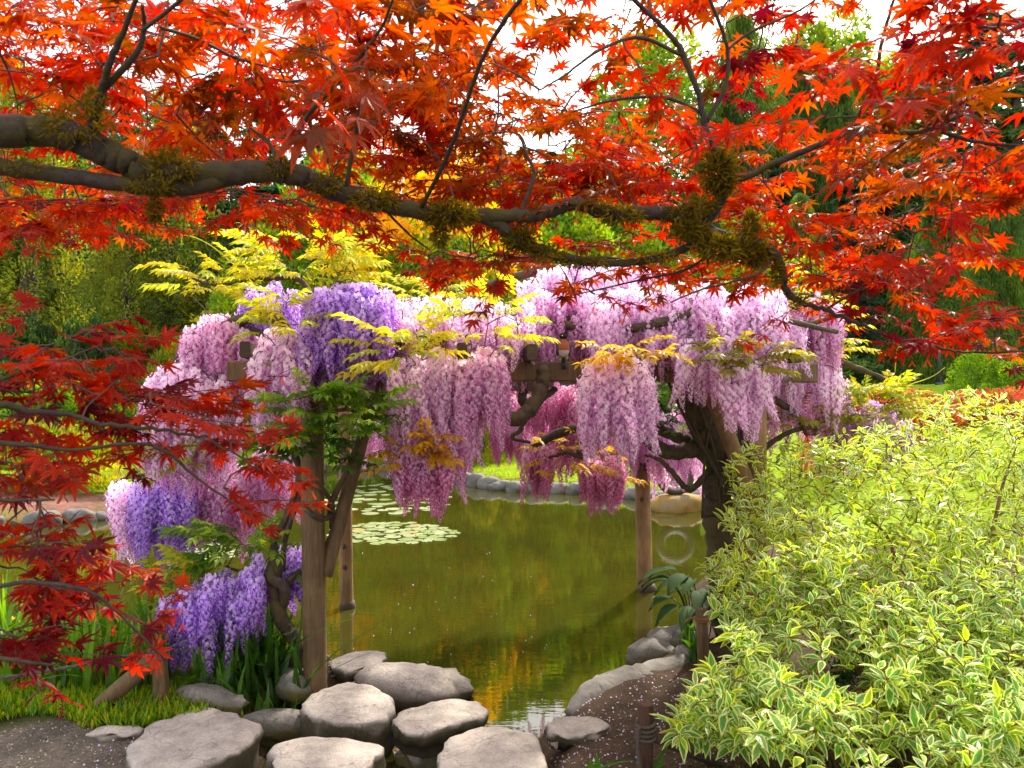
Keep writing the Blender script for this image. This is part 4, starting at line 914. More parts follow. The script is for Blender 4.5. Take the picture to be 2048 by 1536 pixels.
# ---------------------------------------------------------------- variegated dogwood
def dog_leaf(cin, cout, seed):
    g = Geo(); fold, droop = U(.05, .35), U(.1, .9)
    st = [(0, .0), (.18, .12), (.4, .185), (.65, .15), (.85, .065), (1.0, 0)]
    def pt(t, x): return np.array([x, t, fold * abs(x) * 2 - droop * t * t * .5])
    k = 1 + rng.normal() * .06; ci, co = tuple(np.array(cin) * k), tuple(np.array(cout) * (1 + rng.normal() * .05))
    inn = [0, .52 * U(.7, 1.2), .66 * U(.85, 1.1), .6 * U(.8, 1.15), .4 * U(.5, 1.2), 0]
    for sg in (-1, 1):
        V, n = [], len(st)
        for (t, w), f in zip(st, inn): V += [pt(t, 0), pt(t * .97 + .01, sg * w * f), pt(t, sg * w)]
        Fs, C = [], []
        for i in range(n - 1):
            a, b = i * 3, i * 3 + 3
            if i == 0: Fs += [[a, b + 1, b], [a, b + 2, b + 1]]
            elif i == n - 2: Fs += [[a, a + 1, b], [a + 1, a + 2, b]]
            else: Fs += [[a, a + 1, b + 1, b], [a + 1, a + 2, b + 2, b + 1]]
            C += [ci if i < n - 2 else co, co]
        g.add(V, Fs, C)
    return g.pack()
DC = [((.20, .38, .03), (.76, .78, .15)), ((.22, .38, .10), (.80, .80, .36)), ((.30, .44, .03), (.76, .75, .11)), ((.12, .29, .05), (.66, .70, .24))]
DV = [dog_leaf(a, b, k) for a, b in DC for k in range(3)]

def build_dogwood():
    base = np.array([2.05, 3.35, ground_z(2.05, 3.35)])
    w = thing('dogwood_shrub', 'large shrub with cream-edged green leaves spilling over the soil path', 'shrub', base)
    gr = Grow()
    poly = np.array([(1440, 905), (1500, 895), (1600, 885), (1700, 865), (1800, 845), (1850, 800), (1930, 775), (2000, 800), (2100, 780), (2100, 1560), (1500, 1560), (1440, 1500), (1350, 1490), (1360, 1410), (1415, 1350), (1470, 1290), (1440, 1190), (1400, 1130), (1450, 1100), (1450, 1000)], float)
    def inside(x, y):
        r = False
        for (ax, ay), (bx, by) in zip(poly, np.roll(poly, -1, 0)):
            if (ay > y) != (by > y) and x < (bx - ax) * (y - ay) / (by - ay) + ax: r = not r
        return r
    def dep(px, py): return np.interp(py, [780, 950, 1150, 1350, 1540], [4.3, 3.85, 3.3, 2.8, 2.4]) + .35 * ((px - 1850) / 450) ** 2 * (py < 1250)
    for k in range(15):                                   # arching stems
        px, py = U(1350, 2080), U(830, 1480)
        for _ in range(40):
            if inside(px, py): break
            px, py = U(1350, 2080), U(830, 1480)
        tip = P(px, py, dep(px, py) + .12)
        b = base + [U(-.15, .15), U(-.15, .15), -.05]
        m1 = b + (tip - b) * .4 + [0, 0, .18 + .1 * U(0, 1)]; m2 = b + (tip - b) * .75 + [U(-.1, .1), 0, .14]
        c = catmull([b, m1, m2, tip], 9); part('stem', tube(c, [.017, .012, .008, .004], 7, wob=.05), M_DTWIG, w, True); gr.seed(c)
    jobs = []
    while len(jobs) < 1800:
        px, py = U(1300, 2095), U(775, 1555)
        if not inside(px, py): continue
        if 1570 < px < 1740 and 1270 < py < 1390 and rng.random() < .8: continue
        if py > 1480 and px < 1850 and rng.random() < .93: continue
        jobs.append((px, py, dep(px, py) + (U(0, .75) if rng.random() < .55 else U(-.28, .2)) + .12 * math.sin(px / 61.0) * math.sin(py / 47.0)))
    pts = [P(*j) for j in jobs]
    order = np.argsort([np.min(np.linalg.norm(gr.N - p, axis=1)) for p in pts])
    places = []; fl = Geo(); nfl = 0; buds = []
    for i in order:
        p = pts[i]; px, py, d = jobs[i]
        a = gr.to(p, .0032, .0016, .05, 4)
        h = unit((p - a) * [1, 1, .6] + np.array([U(-.3, .3), U(-.4, .2), U(.1, .5)]))
        big = np.interp(py, [800, 1500], [.85, 1.15])
        for ring in range(int(rng.integers(2, 4))):
            az = U(0, 6.28); b = p - h * .035 * ring
            s1 = unit(np.cross(h, [.3, .2, 1])); s2 = np.cross(h, s1)
            for q in (0, math.pi, 1.57, 4.71)[:3 if ring else 4]:
                o = s1 * math.cos(az + q) + s2 * math.sin(az + q)
                dd = unit(o + h * (.7 - .3 * ring) + rng.normal(size=3) * .15); s = U(.052, .082) * big * (.8 if ring == 0 else 1.0)
                up = np.array([0, 0, 1]) + h * .4 + rng.normal(size=3) * .25
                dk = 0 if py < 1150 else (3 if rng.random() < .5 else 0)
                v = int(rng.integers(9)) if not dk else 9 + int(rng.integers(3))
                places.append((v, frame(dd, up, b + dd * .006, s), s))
        if rng.random() < .05 and py < 1250: buds.append(p + h * .02)
    scatter(w, 'leaf', DV, M_DOG, places, 300, 'foliage')
    part('twig_growth', gr.g, M_DTWIG, w, False, True)
    for b in buds:
        g = Geo()
        for k in range(40):
            v = unit(rng.normal(size=3)); c = b + [v[0] * .022, v[1] * .022, abs(v[2]) * .012]
            s = .004; g.add([c + [-s, 0, 0], c + [0, -s, s], c + [s, 0, 0], c + [0, s, s * 1.4]], [[0, 1, 2, 3]], (.70, .55, .28))
        part('flower_bud', g, M_PET, w, False, True)
build_dogwood()

# ---------------------------------------------------------------- background trees and shrubs
def cards(c, d, L, W, col, curl=.15):
    """many small leaf faces at once: centres, directions, length, width, colours"""
    n = len(c); d = d / (np.linalg.norm(d, axis=1, keepdims=True) + 1e-9)
    s = np.cross(d, rng.normal(size=(n, 3))); s /= np.linalg.norm(s, axis=1, keepdims=True) + 1e-9
    u = np.cross(s, d); L = np.broadcast_to(L, n)[:, None]; W = np.broadcast_to(W, n)[:, None]
    V = np.stack([c - d * L * .5, c + s * W - u * L * curl * .3, c + d * L * .5 - u * L * curl, c - s * W - u * L * curl * .3], 1).reshape(-1, 3)
    return dict(V=V.astype(np.float32), L=np.arange(4 * n, dtype=np.int32), S=np.full(n, 4, np.int32), C=np.clip(col, 0, 1).astype(np.float32), M=np.zeros(n, np.int32))
def shade(base, n, v=.18): return np.array(base) * (1 + rng.normal(size=(n, 1)) * v) * (1 + rng.normal(size=(n, 3)) * .05)

def crown_clumps(H, Rf, n, per, size, cols, cardL, cardW, lo=.12, upw=.6, elong=1.2, core=0):
    out, br = [], []
    for i in range(n):
        t = lo + (1 - lo) * (i + U(0, 1)) / n; a = i * 2.4 + U(-.5, .5); r = Rf(t) * U(.55, 1.0)
        cc = np.array([r * math.cos(a), r * math.sin(a), t * H])
        v = rng.normal(size=(per, 3)); v /= np.linalg.norm(v, axis=1, keepdims=True); k = rng.uniform(.35, 1, (per, 1)) ** .5
        sz = size * U(.7, 1.3)
        c = cc + v * k * sz * np.array([1, 1, elong]); d = v + rng.normal(size=(per, 3)) * .5 + np.array([0, 0, upw])
        out.append(cards(c, d, cardL * rng.uniform(.6, 1.3, per), cardW * rng.uniform(.6, 1.3, per), shade(cols[int(rng.integers(len(cols)))], per)))
        br.append(cc)
    return merge(out), br
def fir_crown(H, Rm, cols, tiers=17, nb=9, droop=.35, per=95, hang=0):
    out, br = [], []
    for i in range(tiers):
        t = .12 + .86 * (i + .5) / tiers; L = Rm * (1 - t) ** .8 + .3
        for k in range(nb):
            a = k * 6.283 / nb + i * .7 + U(-.2, .2); l = L * U(.45, 1.2); s = rng.uniform(.1, 1, per)
            dirv = np.array([math.cos(a), math.sin(a), 0]); sd = np.array([-math.sin(a), math.cos(a), 0])
            lat = rng.uniform(-1, 1, per) * .28 * l * (1 - s * .6)
            c = dirv * (s * l)[:, None] + sd * lat[:, None]; c[:, 2] = t * H + .15 * l * s - droop * l * s * s - rng.uniform(0, .25 + hang, per)
            d = dirv + sd * (np.sign(lat) * .7)[:, None] + rng.normal(size=(per, 3)) * .3 + np.array([0, 0, -.3 - 2.5 * (hang > 0)])
            out.append(cards(c, d, (.30 - .02 * (hang > 0)) * rng.uniform(.6, 1.3, per), .05 - .034 * (hang > 0), shade(cols[int(rng.integers(len(cols)))], per)))
            br.append(dirv * l * .7 + np.array([0, 0, t * H]))
    return merge(out), br
def trunk_geo(H, r, br, lean=.0, nb=14):
    g = tube(catmull([np.array([0, 0, -.4]), np.array([U(-.1, .1), U(-.1, .1), H * .35]), np.array([U(-.15, .15), U(-.15, .15), H * .7]), np.array([0, 0, H * .96])], 4), [r * 1.2, r, r * .6, r * .15], 9, wob=.04)
    for c in br[::max(1, len(br) // nb)]:
        a = np.array([0, 0, max(.15 * H, c[2] - .25 * np.hypot(c[0], c[1]))]); tube(catmull([a, (a + c) / 2 + [0, 0, .12], c], 3), [r * .3, r * .1], 5, geo=g)
    return g
TREE = {}
def kind(nm, crown, H, r):
    c, br = crown; TREE[nm] = (mesh('crown', c, M_TREE), mesh('trunk', trunk_geo(H, r, br), M_TRUNK, True), H)
CRY = [(.24, .27, .03), (.18, .22, .03), (.11, .16, .03), (.30, .30, .03)]
kind('cedar_a', crown_clumps(12, lambda t: 2.6 * (1 - t) ** .6, 95, 280, .75, CRY, .20, .032, .05), 12, .3)
kind('cedar_b', crown_clumps(12, lambda t: 2.3 * (1 - t) ** .5, 80, 320, .85, CRY, .20, .032, .03), 12, .28)
kind('fir_a', fir_crown(13, 3.4, [(.05, .11, .04), (.075, .13, .045), (.04, .085, .045)]), 13, .26)
kind('fir_b', fir_crown(13, 3.0, [(.06, .12, .035), (.09, .155, .04)], 15, 10, .5), 13, .24)
kind('weeping', fir_crown(12, 3.6, [(.13, .21, .03), (.20, .27, .035), (.08, .15, .03)], 16, 12, .8, 250, .6), 12, .25)
kind('gold', crown_clumps(7, lambda t: 2.7 * math.sin(math.pi * min(1, .18 + t * .78)) ** .8, 80, 170, .6, [(.66, .36, .02), (.72, .45, .025), (.55, .34, .025)], .20, .05, .1, .3, .8), 7, .16)
kind('green', crown_clumps(7, lambda t: 2.8 * math.sin(math.pi * min(1, .2 + t * .76)) ** .8, 80, 170, .65, [(.18, .28, .02), (.26, .32, .02), (.12, .21, .02), (.38, .36, .02)], .21, .055, .08, .3, .8), 7, .17)
kind('bright', crown_clumps(9, lambda t: 2.8 * math.sin(math.pi * min(1, .2 + t * .76)) ** .7, 80, 160, .7, [(.22, .33, .03), (.30, .38, .04), (.17, .28, .03)], .22, .06, .1, .2, .8), 9, .18)
TLAB = {'cedar_a': ('cedar_tree', 'clumpy yellow-green cedar in the wood behind the pond', 'cedar'), 'cedar_b': ('cedar_tree', 'shaggy yellow-green cedar in the wood behind the pond', 'cedar'),
        'fir_a': ('fir_tree', 'dark fir with level tiers in the wood on the hillside', 'fir'), 'fir_b': ('fir_tree', 'dark green fir with drooping tiers in the wood on the hillside', 'fir'),
        'weeping': ('weeping_conifer', 'tall weeping conifer with hanging green sprays on the hillside', 'conifer'), 'gold': ('golden_tree', 'golden orange leafed tree behind the wisteria', 'tree'),
        'green': ('broadleaf_tree', 'rounded olive green tree at the edge of the wood', 'tree'), 'bright': ('broadleaf_tree', 'bright light green tree standing against the white sky', 'tree')}
def tree(kd, px, d, top, wide=1.0, label=None):
    x = (px - 1024) / F * d; z = ground_z(x, d) - .1; ztop = HC + (HZ - top) / F * d
    cr, tr, H = TREE[kd]; s = max(.3, (ztop - z) / H); nm, lab, cat = TLAB[kd]
    o = thing(nm, label or lab, cat, (x, d, z), lab.split(' with ')[0] + 's'); o.rotation_euler = (0, 0, U(0, 6.28)); o.scale = (s * wide, s * wide, s)
    link('crown', cr, o); link('trunk', tr, o)
for a in [('cedar_a', 60, 30, 170), ('cedar_b', 255, 27, 330), ('cedar_a', 330, 29, 210), ('cedar_b', -70, 31, 150), ('fir_a', 170, 35, 120), ('fir_b', 430, 32, 200), ('fir_a', 530, 36, 150), ('fir_b', 15, 40, 90), ('fir_a', 640, 35, 230), ('cedar_a', 130, 33, 260),
          ('fir_b', 480, 29, 360), ('green', 600, 27, 420), ('green', 530, 25, 540, 1.2), ('green', 690, 30, 330), ('fir_a', 720, 42, 240), ('fir_b', 840, 46, 275), ('fir_a', 950, 48, 320), ('fir_b', 250, 42, 140), ('fir_a', 380, 44, 170), ('fir_b', -150, 38, 100), ('cedar_b', 740, 33, 350),
          ('gold', 870, 22, 325, 1.0), ('green', 835, 19.6, 505, .85, 'olive green tree growing close in front of the golden tree'), ('green', 930, 19.8, 490, .85, 'olive green tree growing close in front of the golden tree'), ('green', 780, 24, 440), ('green', 945, 23, 470), ('green', 1040, 23, 470), ('green', 1130, 26, 400), ('fir_a', 1100, 42, 290), ('fir_b', 1020, 40, 300), ('green', 1000, 33, 330, 1.2), ('bright', 1240, 36, 250), ('bright', 1310, 38, 90, 1.0, 'tall bright green tree beside the tallest weeping conifer'), ('green', 1230, 27, 420), ('weeping', 1330, 30, 420), ('fir_b', 1180, 44, 265),
          ('weeping', 1480, 38, 0, 1.25, 'tallest weeping conifer, its top standing clear against the white sky'), ('weeping', 1590, 40, 60, 1.2), ('weeping', 1425, 33, 210), ('weeping', 1680, 37, 130), ('weeping', 1880, 25, 330, 1.1, 'broad weeping conifer rising behind the slim post on the right lawn'), ('fir_b', 2040, 29, 60), ('fir_a', 1960, 36, -20), ('fir_b', 1780, 35, 170), ('fir_a', 1700, 31, 330), ('weeping', 1600, 29, 370),
          ('green', 1500, 27, 440), ('fir_a', 2130, 33, 0), ('weeping', 2000, 26, 300), ('green', 1400, 25, 520), ('fir_b', 1860, 40, 60), ('fir_b', 1830, 30, 420), ('bright', 1650, 44, 60), ('bright', 1760, 46, 130), ('fir_a', 1560, 33, 300)]: tree(*a)

def shrub_geo(n, per, cols, L, W, flowers=None, ff=.0, flat=.75):
    c, br = crown_clumps(1.0, lambda t: math.sqrt(max(0, 1 - (t * .95) ** 2)) * 1.0, n, per, .2, cols, L, W, .02, .5, .7)
    if flowers is not None:
        k = rng.random(len(c['C'])) < ff; c['C'][k] = np.array(flowers)[rng.integers(len(flowers), size=int(k.sum()))] * (1 + rng.normal(size=(int(k.sum()), 1)) * .1)
        c['C'] = np.clip(c['C'], 0, 1)
    return c, br
SHR = {'bright': (shrub_geo(60, 70, [(.16, .28, .02), (.24, .33, .02), (.11, .22, .02)], .11, .03), 'bright green leafy shrub at the back of the lawn'),
       'dark': (shrub_geo(60, 70, [(.05, .10, .02), (.08, .14, .02), (.035, .07, .02)], .11, .03), 'dark green shrub under the trees'),
       'white': (shrub_geo(60, 70, [(.16, .30, .03), (.22, .36, .03)], .11, .03, [(.80, .82, .62)], .10), 'green shrub dotted with white flowers beyond the lily pads'),
       'olive': (shrub_geo(60, 70, [(.26, .28, .02), (.34, .30, .02), (.18, .22, .02)], .11, .03), 'olive yellow shrub at the back of the lawn'),
       'azalea': (shrub_geo(60, 80, [(.12, .16, .03), (.16, .20, .03)], .07, .024, [(.72, .10, .07), (.75, .06, .16), (.78, .22, .06)], .6), 'low azalea covered in red and orange flowers beside the right lawn'),
       'clipped': (shrub_geo(80, 90, [(.16, .28, .02), (.12, .23, .02), (.20, .31, .02)], .055, .02), 'clipped rounded green shrub on the right lawn'),
       'box': (shrub_geo(70, 90, [(.03, .08, .015), (.045, .10, .02), (.02, .06, .015)], .05, .018), 'dark clipped box shrub behind the variegated shrub')}
SMESH = {k: (mesh('foliage', v[0][0], M_TREE), mesh('stem', trunk_geo(.8, .03, v[0][1], nb=10), M_TRUNK, True)) for k, v in SHR.items()}
def shrub(kd, px, d, py, rw, rh, z=None):
    """a mound whose middle shows at a photo pixel"""
    x = (px - 1024) / F * d; g = ground_z(x, d) - .04 if z is None else z
    top = HC + (HZ - py) / F * d
    lab = SHR[kd][1]
    o = thing(kd + '_shrub' if kd in ('clipped', 'box') else ('azalea' if kd == 'azalea' else 'shrub'), lab, 'azalea' if kd == 'azalea' else 'shrub', (x, d, g), 'shrubs: ' + lab)
    h = max(.3, top - g); o.scale = (rw, rw * .9, h); o.rotation_euler = (0, 0, U(0, 6.28))
    link('foliage', SMESH[kd][0], o); link('stem', SMESH[kd][1], o)
for k in range(20):
    shrub(['bright', 'dark', 'dark', 'olive'][int(rng.integers(4))], -120 + 95 * k + U(-20, 20), U(23, 27), U(640, 715) if k < 16 else U(690, 720), U(1.1, 1.7), 1)
for a in [('white', 735, 20.3, 845, 1.1), ('white', 790, 19.8, 865, .9), ('white', 680, 21, 850, 1.0), ('olive', 965, 17.5, 850, .55), ('bright', 1010, 21, 840, 1.0), ('bright', 1120, 21, 830, 1.2), ('dark', 1230, 21, 820, 1.2), ('bright', 1330, 20, 830, 1.1), ('bright', 880, 22, 820, 1.2), ('bright', 560, 20, 850, 1.2), ('dark', 640, 22, 820, 1.3),
          ('bright', 300, 19, 800, 1.3), ('bright', 110, 18, 770, 1.3), ('dark', 200, 21, 740, 1.5), ('bright', 420, 20, 820, 1.3), ('dark', 30, 21, 740, 1.5), ('bright', -60, 19, 780, 1.4), ('olive', 250, 16.5, 850, .8), ('bright', 1460, 19, 800, 1.1), ('bright', 1560, 19, 790, 1.1)]: shrub(*a, 1)
for px, d, py, r in ((1700, 13, 785, .5), (1770, 13.2, 783, .5), (1840, 13, 786, .5), (1910, 13.3, 788, .45), (1975, 13, 784, .5), (2040, 12.8, 780, .5), (2100, 12.6, 775, .5), (1640, 13, 795, .4)): shrub('azalea', px, d, py, r, 1)
for px, d, py, r in ((1955, 17.5, 708, .72), (2030, 16.8, 725, .65), (2090, 16.5, 715, .8)): shrub('clipped', px, d, py, r, 1)
shrub('box', 1760, 3.9, 1300, .42, 1); shrub('box', 1990, 4.0, 1240, .5, 1)

def lamp_post():
    d = 22.0; x = (1878 - 1024) / F * d; z = ground_z(x, d); top = HC + (HZ - 640) / F * d
    t = thing('lamp_post', 'slim dark blue-grey post standing on the right lawn', 'post', (x, d, z))
    part('pole', tube([np.array([x, d, z - .1]), np.array([x, d, z + 1]), np.array([x, d, top])], [.05, .045, .04], 12), M_POLE, t, True)
    part('base_plate', tube([np.array([x, d, z - .05]), np.array([x, d, z + .04])], .11, 12), M_POLE, t, True)
    part('cap', tube([np.array([x, d, top]), np.array([x, d, top + .05]), np.array([x, d, top + .09])], [.06, .06, .02], 12), M_POLE, t, True)
lamp_post()

def cloud_pine():
    d = 12.6; b = np.array([(110 - 1024) / F * d, d + .4, .0]); b[2] = ground_z(b[0], b[1])
    t = thing('pine_tree', 'low spreading pine with yellow-green needles and upright orange shoots', 'pine', b)
    pads = [(40, 872, 12.9, 1.1, .22), (150, 898, 12.6, .75, .18), (-60, 905, 12.6, .8, .2), (170, 935, 12.3, .6, .16), (60, 930, 12.4, .7, .16), (215, 968, 12.0, .45, .14), (110, 965, 12.1, .5, .13), (0, 975, 12.0, .55, .13)]
    g = Geo(); can = Geo()
    tr = Geo(); tube(catmull([b - [0, 0, .2], b + [.1, 0, .5], b + [-.2, 0, 1.0]], 5), [.12, .09, .06], 8, wob=.08, geo=tr)
    for px, py, dd, rx, rz in pads:
        c = P(px, py, dd); tube(catmull([b + [0, 0, .5], (b + [0, 0, .7] + c) / 2, c - [0, 0, rz * .6]], 5), [.05, .035, .02], 6, geo=tr)
        n = int(1500 * rx); v = rng.normal(size=(n, 3)); v /= np.linalg.norm(v, axis=1, keepdims=True); v[:, 2] = np.where(v[:, 2] < -.2, -.2 - v[:, 2] * .0, v[:, 2])
        k = rng.uniform(.5, 1, (n, 1)) ** .5; cc = c + v * k * np.array([rx, rx * .8, rz])
        pk = cards(cc, v + rng.normal(size=(n, 3)) * .4 + [0, 0, .7], .13 * rng.uniform(.7, 1.2, n), .016, shade([(.26, .30, .02), (.34, .34, .02), (.18, .24, .02)][int(rng.integers(3))], n))
        part('needle_pad', pk, M_TREE, t, False, True)
        for i in range(int(60 * rx)):
            a = U(0, 6.28); r = math.sqrt(U(0, 1)); q = c + [rx * r * math.cos(a), rx * .8 * r * math.sin(a), rz * math.sqrt(max(0, 1 - r * r)) * .95]
            tube([q, q + [U(-.01, .01), 0, U(.09, .17)]], [.011, .005], 4, (.62, .42, .05), geo=can)
    part('trunk', tr, M_TRUNK, t, True); part('shoot', can, M_GRASS, t, False, True)
cloud_pine()

# ---------------------------------------------------------------- bank plants
def blade(L, W, bend, col, n=6):
    g = Geo(); V = []
    for i in range(n + 1):
        t = i / n; w = W * (1 - t ** 2.2) * (.75 + .25 * min(1, t * 4)); y = bend * t * t * L; z = L * (t - .25 * abs(bend) * t * t)
        V += [(-w, y, z), (0, y - w * .35, z), (w, y, z)]
    Fs = []
    for i in range(n):
        for k in (0, 1): Fs.append([i * 3 + k, i * 3 + k + 1, i * 3 + k + 4, i * 3 + k + 3])
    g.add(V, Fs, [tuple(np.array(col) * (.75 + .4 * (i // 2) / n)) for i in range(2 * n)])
    return g.pack()
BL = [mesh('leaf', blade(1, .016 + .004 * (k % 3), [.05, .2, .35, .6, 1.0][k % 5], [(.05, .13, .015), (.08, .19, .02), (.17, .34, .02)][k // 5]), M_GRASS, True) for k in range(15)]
def iris(p, h, n, tone, label, grp, spread=.09):
    t = thing('iris_clump', label, 'iris', p, grp)
    for i in range(n):
        a = U(0, 6.28); r = spread * math.sqrt(U(0, 1)); L = h * U(.6, 1.1)
        o = link('leaf', BL[tone * 5 + int(rng.integers(5))], t); o.location = (r * math.cos(a), r * math.sin(a), -.02)
        o.rotation_euler = (rng.normal() * .14, rng.normal() * .14, a + 1.57 + rng.normal() * .5); o.scale = (U(.8, 1.2), L, L)
    return t
for k in range(15):
    px, py = U(425, 605), U(1335, 1385); q = G(px, py, .2); q[2] = ground_z(q[0], q[1])
    iris(q, U(.48, .72), 10, 0 if rng.random() < .6 else 1, 'clump of dark green iris leaves beside the weathered pergola post', 'iris clumps by the post')
for px, py in ((395, 1385), (440, 1398), (480, 1392), (525, 1400), (560, 1392)):
    q = G(px, py, .2); q[2] = ground_z(q[0], q[1]); iris(q, U(.26, .36), 8, 1, 'low tuft of green iris leaves above the wedge-shaped rock', 'low iris tufts', .05)
for k in range(34):
    px, py = U(-60, 320), U(1325, 1405); q = G(px, py, .2); q[2] = ground_z(q[0], q[1])
    t = iris(q, U(.42, .72), 9, 2 if rng.random() < .6 else 1, 'clump of bright green iris leaves behind the rope fence', 'iris clumps behind the rope')
for k, (px, py, d) in enumerate(((28, 1238, 4.9), (268, 1245, 4.7), (150, 1262, 4.8))):
    p = P(px, py, d); b = np.array([p[0], p[1], ground_z(p[0], p[1])])
    t = thing('yellow_iris', 'yellow iris flower on a stalk among the bright green leaves', 'flower', b, 'yellow iris flowers')
    part('stalk', tube([b, (b + p) / 2 + [.01, 0, 0], p], [.005, .004], 5, (.12, .25, .03)), M_GRASS, t, True)
    g = Geo()
    for i in range(6):
        a = i * 1.047; leaflet(g, p, np.array([math.cos(a), math.sin(a), .6 if i % 2 else -.3]), np.array([0, 0, 1]), .06, .018, (.75, .55, .02))
    part('petal', g, M_PET, t)
for k in range(5):
    x, y = -6.15 + .2 * k, 11.7 + U(-.15, .15); iris((x, y, ground_z(x, y)), .75, 14, 2, 'clump of light green reeds on the shore beside the pine', 'reed clumps by the pine', .2)
for px, py in ((1195, 1525), (1180, 1560), (1310, 1545)):
    q = G(px, py + 40, .2); iris(q, .24, 4, 1, 'young green iris shoot growing from the soil', 'young iris shoots', .03)
for px, py in ((1390, 1320), (1375, 1300)):
    q = G(px, py, .2); q[2] = ground_z(q[0], q[1]); iris(q, .34, 8, 1, 'green iris tuft beside the short post with orange rope', 'iris tufts by the post', .05)

def grass_patch(name, label, n, sampler, h, cols):
    pk = []
    c = np.array([sampler() for _ in range(n)]); c[:, 2] = land(c[:, 0], c[:, 1])
    L = h * rng.uniform(.5, 1.3, n); d = np.stack([rng.normal(size=n) * .35, rng.normal(size=n) * .35, np.ones(n)], 1)
    c[:, 2] += L * .45
    col = np.array(cols)[rng.integers(len(cols), size=n)] * (1 + rng.normal(size=(n, 1)) * .15)
    o = solid(name, cards(c, d, L, .006 + h * .02, col, .25), M_GRASS, label, 'grass', None, False); o['kind'] = 'stuff'
def s_left():
    while True:
        q = G(U(-150, 420), U(1345, 1470), .2)
        if q[0] < -1.25 and q[1] > 3.72 + .1 * math.sin(q[0] * 7) and shore_sd(q[0:1], q[1:2])[0] > .02: return q
grass_patch('grass', 'bushy yellow-green grass on the near left bank', 9000, s_left, .085, [(.18, .32, .015), (.26, .36, .015), (.11, .22, .015), (.34, .34, .02)])
def s_mid():
    while True:
        q = G(U(380, 640), U(1345, 1440), .2)
        if q[0] < -1.2 and shore_sd(q[0:1], q[1:2])[0] > .03: return q
grass_patch('grass', 'short dark grass between the irises and the rocks', 3500, s_mid, .05, [(.07, .12, .015), (.11, .14, .02), (.18, .15, .03)])
def s_under():
    q = np.array([U(.75, 2.6), U(2.6, 3.35), 0]); return q
grass_patch('moss_cover', 'dull mossy ground cover under the variegated shrub', 5000, s_under, .03, [(.09, .085, .02), (.06, .07, .015), (.12, .08, .03)])
def s_lawn():
    while True:
        q = np.array([U(-7.5, 5), U(12, 21), 0])
        if shore_sd(q[0:1], q[1:2])[0] > .12: return q
grass_patch('grass', 'bright grass blades over the far lawn', 22000, s_lawn, .075, [(.24, .36, .012), (.31, .41, .012), (.37, .40, .015)])

def hosta():
    b = np.array([1.42, 5.35, .18])
    t = thing('hosta', 'dark broad-leaved plant at the foot of the thick wisteria trunk', 'plant', b)
    for i in range(16):
        a = U(2.0, 5.6); h = U(.15, .5); c = b + [.1 * math.cos(a), .1 * math.sin(a), 0]; d = np.array([math.cos(a), math.sin(a), 0]); top = b + d * U(.1, .3) + [0, 0, h]
        tube_g = tube([c, (c + top) / 2 + [0, 0, .05], top], [.005, .004], 4, (.05, .10, .02)); part('stalk', tube_g, M_GRASS, t, True)
        g = Geo(); L, W = U(.18, .26), U(.05, .075); s = np.array([-d[1], d[0], 0]); V = []
        for k in range(6):
            u = k / 5; w = W * math.sin(math.pi * min(1, .12 + u * .88)) ; q = top + d * L * u + np.array([0, 0, .06 * u - .45 * L * u * u * 1.6])
            V += [q - s * w + [0, 0, .012], q - [0, 0, .006], q + s * w + [0, 0, .012]]
        g.add(V, [[k * 3 + j, k * 3 + j + 1, k * 3 + j + 4, k * 3 + j + 3] for k in range(5) for j in (0, 1)], (.035, .085, .02)); part('leaf', g, M_HOSTA, t, True)
hosta()

# lily pads
def pad_mesh(k):
    g = Geo(); n = 12; V = [(0, 0, .004)]
    for i in range(n + 1):
        a = .18 + (2 * math.pi - .36) * i / n; r = 1 + .05 * math.sin(a * 3 + k); V.append((r * math.cos(a), r * math.sin(a), .004 + .05 * max(0, rng.normal() * .3)))
    g.add(V, [[0, i, i + 1] for i in range(1, n + 1)], [(.28, .34, .14), (.36, .40, .20), (.24, .30, .10), (.42, .30, .12)][k]); return mesh('lily_pad', g, M_PAD)
PADS = [pad_mesh(k) for k in range(4)]
def pads(n, x0, x1, y0, y1, label, grp, r0, r1, shape=None):
    placed = []
    tries = 0
    while len(placed) < n and tries < n * 30:
        tries += 1
        px, py = U(x0, x1), U(y0, y1)
        if shape and not shape((px - x0) / (x1 - x0), (py - y0) / (y1 - y0)): continue
        q = G(px, py, 0.0); r = U(r0, r1)
        if shore_sd(q[0:1], q[1:2])[0] > -.1 or any((q[0] - a) ** 2 + (q[1] - b) ** 2 < (.75 * (r + c)) ** 2 for a, b, c in placed): continue
        placed.append((q[0], q[1], r)); o = link('lily_pad', PADS[int(rng.choice(4, p=[.4, .4, .17, .03]))]); o.location = (q[0], q[1], .003 + .002 * len(placed) % .012); o.scale = (r, r, r * .6); o.rotation_euler = (0, 0, U(0, 6.28)); tag(o, label, 'lily pad', grp)
ell = lambda u, v: (2 * u - 1) ** 2 + (2 * v - 1) ** 2 < 1
pads(90, 660, 910, 1046, 1088, 'pale green lily pad in the floating patch beside the rear left post', 'lily pads by the post', .07, .12, ell)
pads(70, 640, 900, 968, 1030, 'lily pad in the far floating patch below the white-flowered shrubs', 'lily pads of the far patch', .08, .15, ell)
pads(40, 330, 480, 1090, 1120, 'lily pad floating behind the hanging purple wisteria', 'lily pads behind the wisteria', .06, .10, ell)

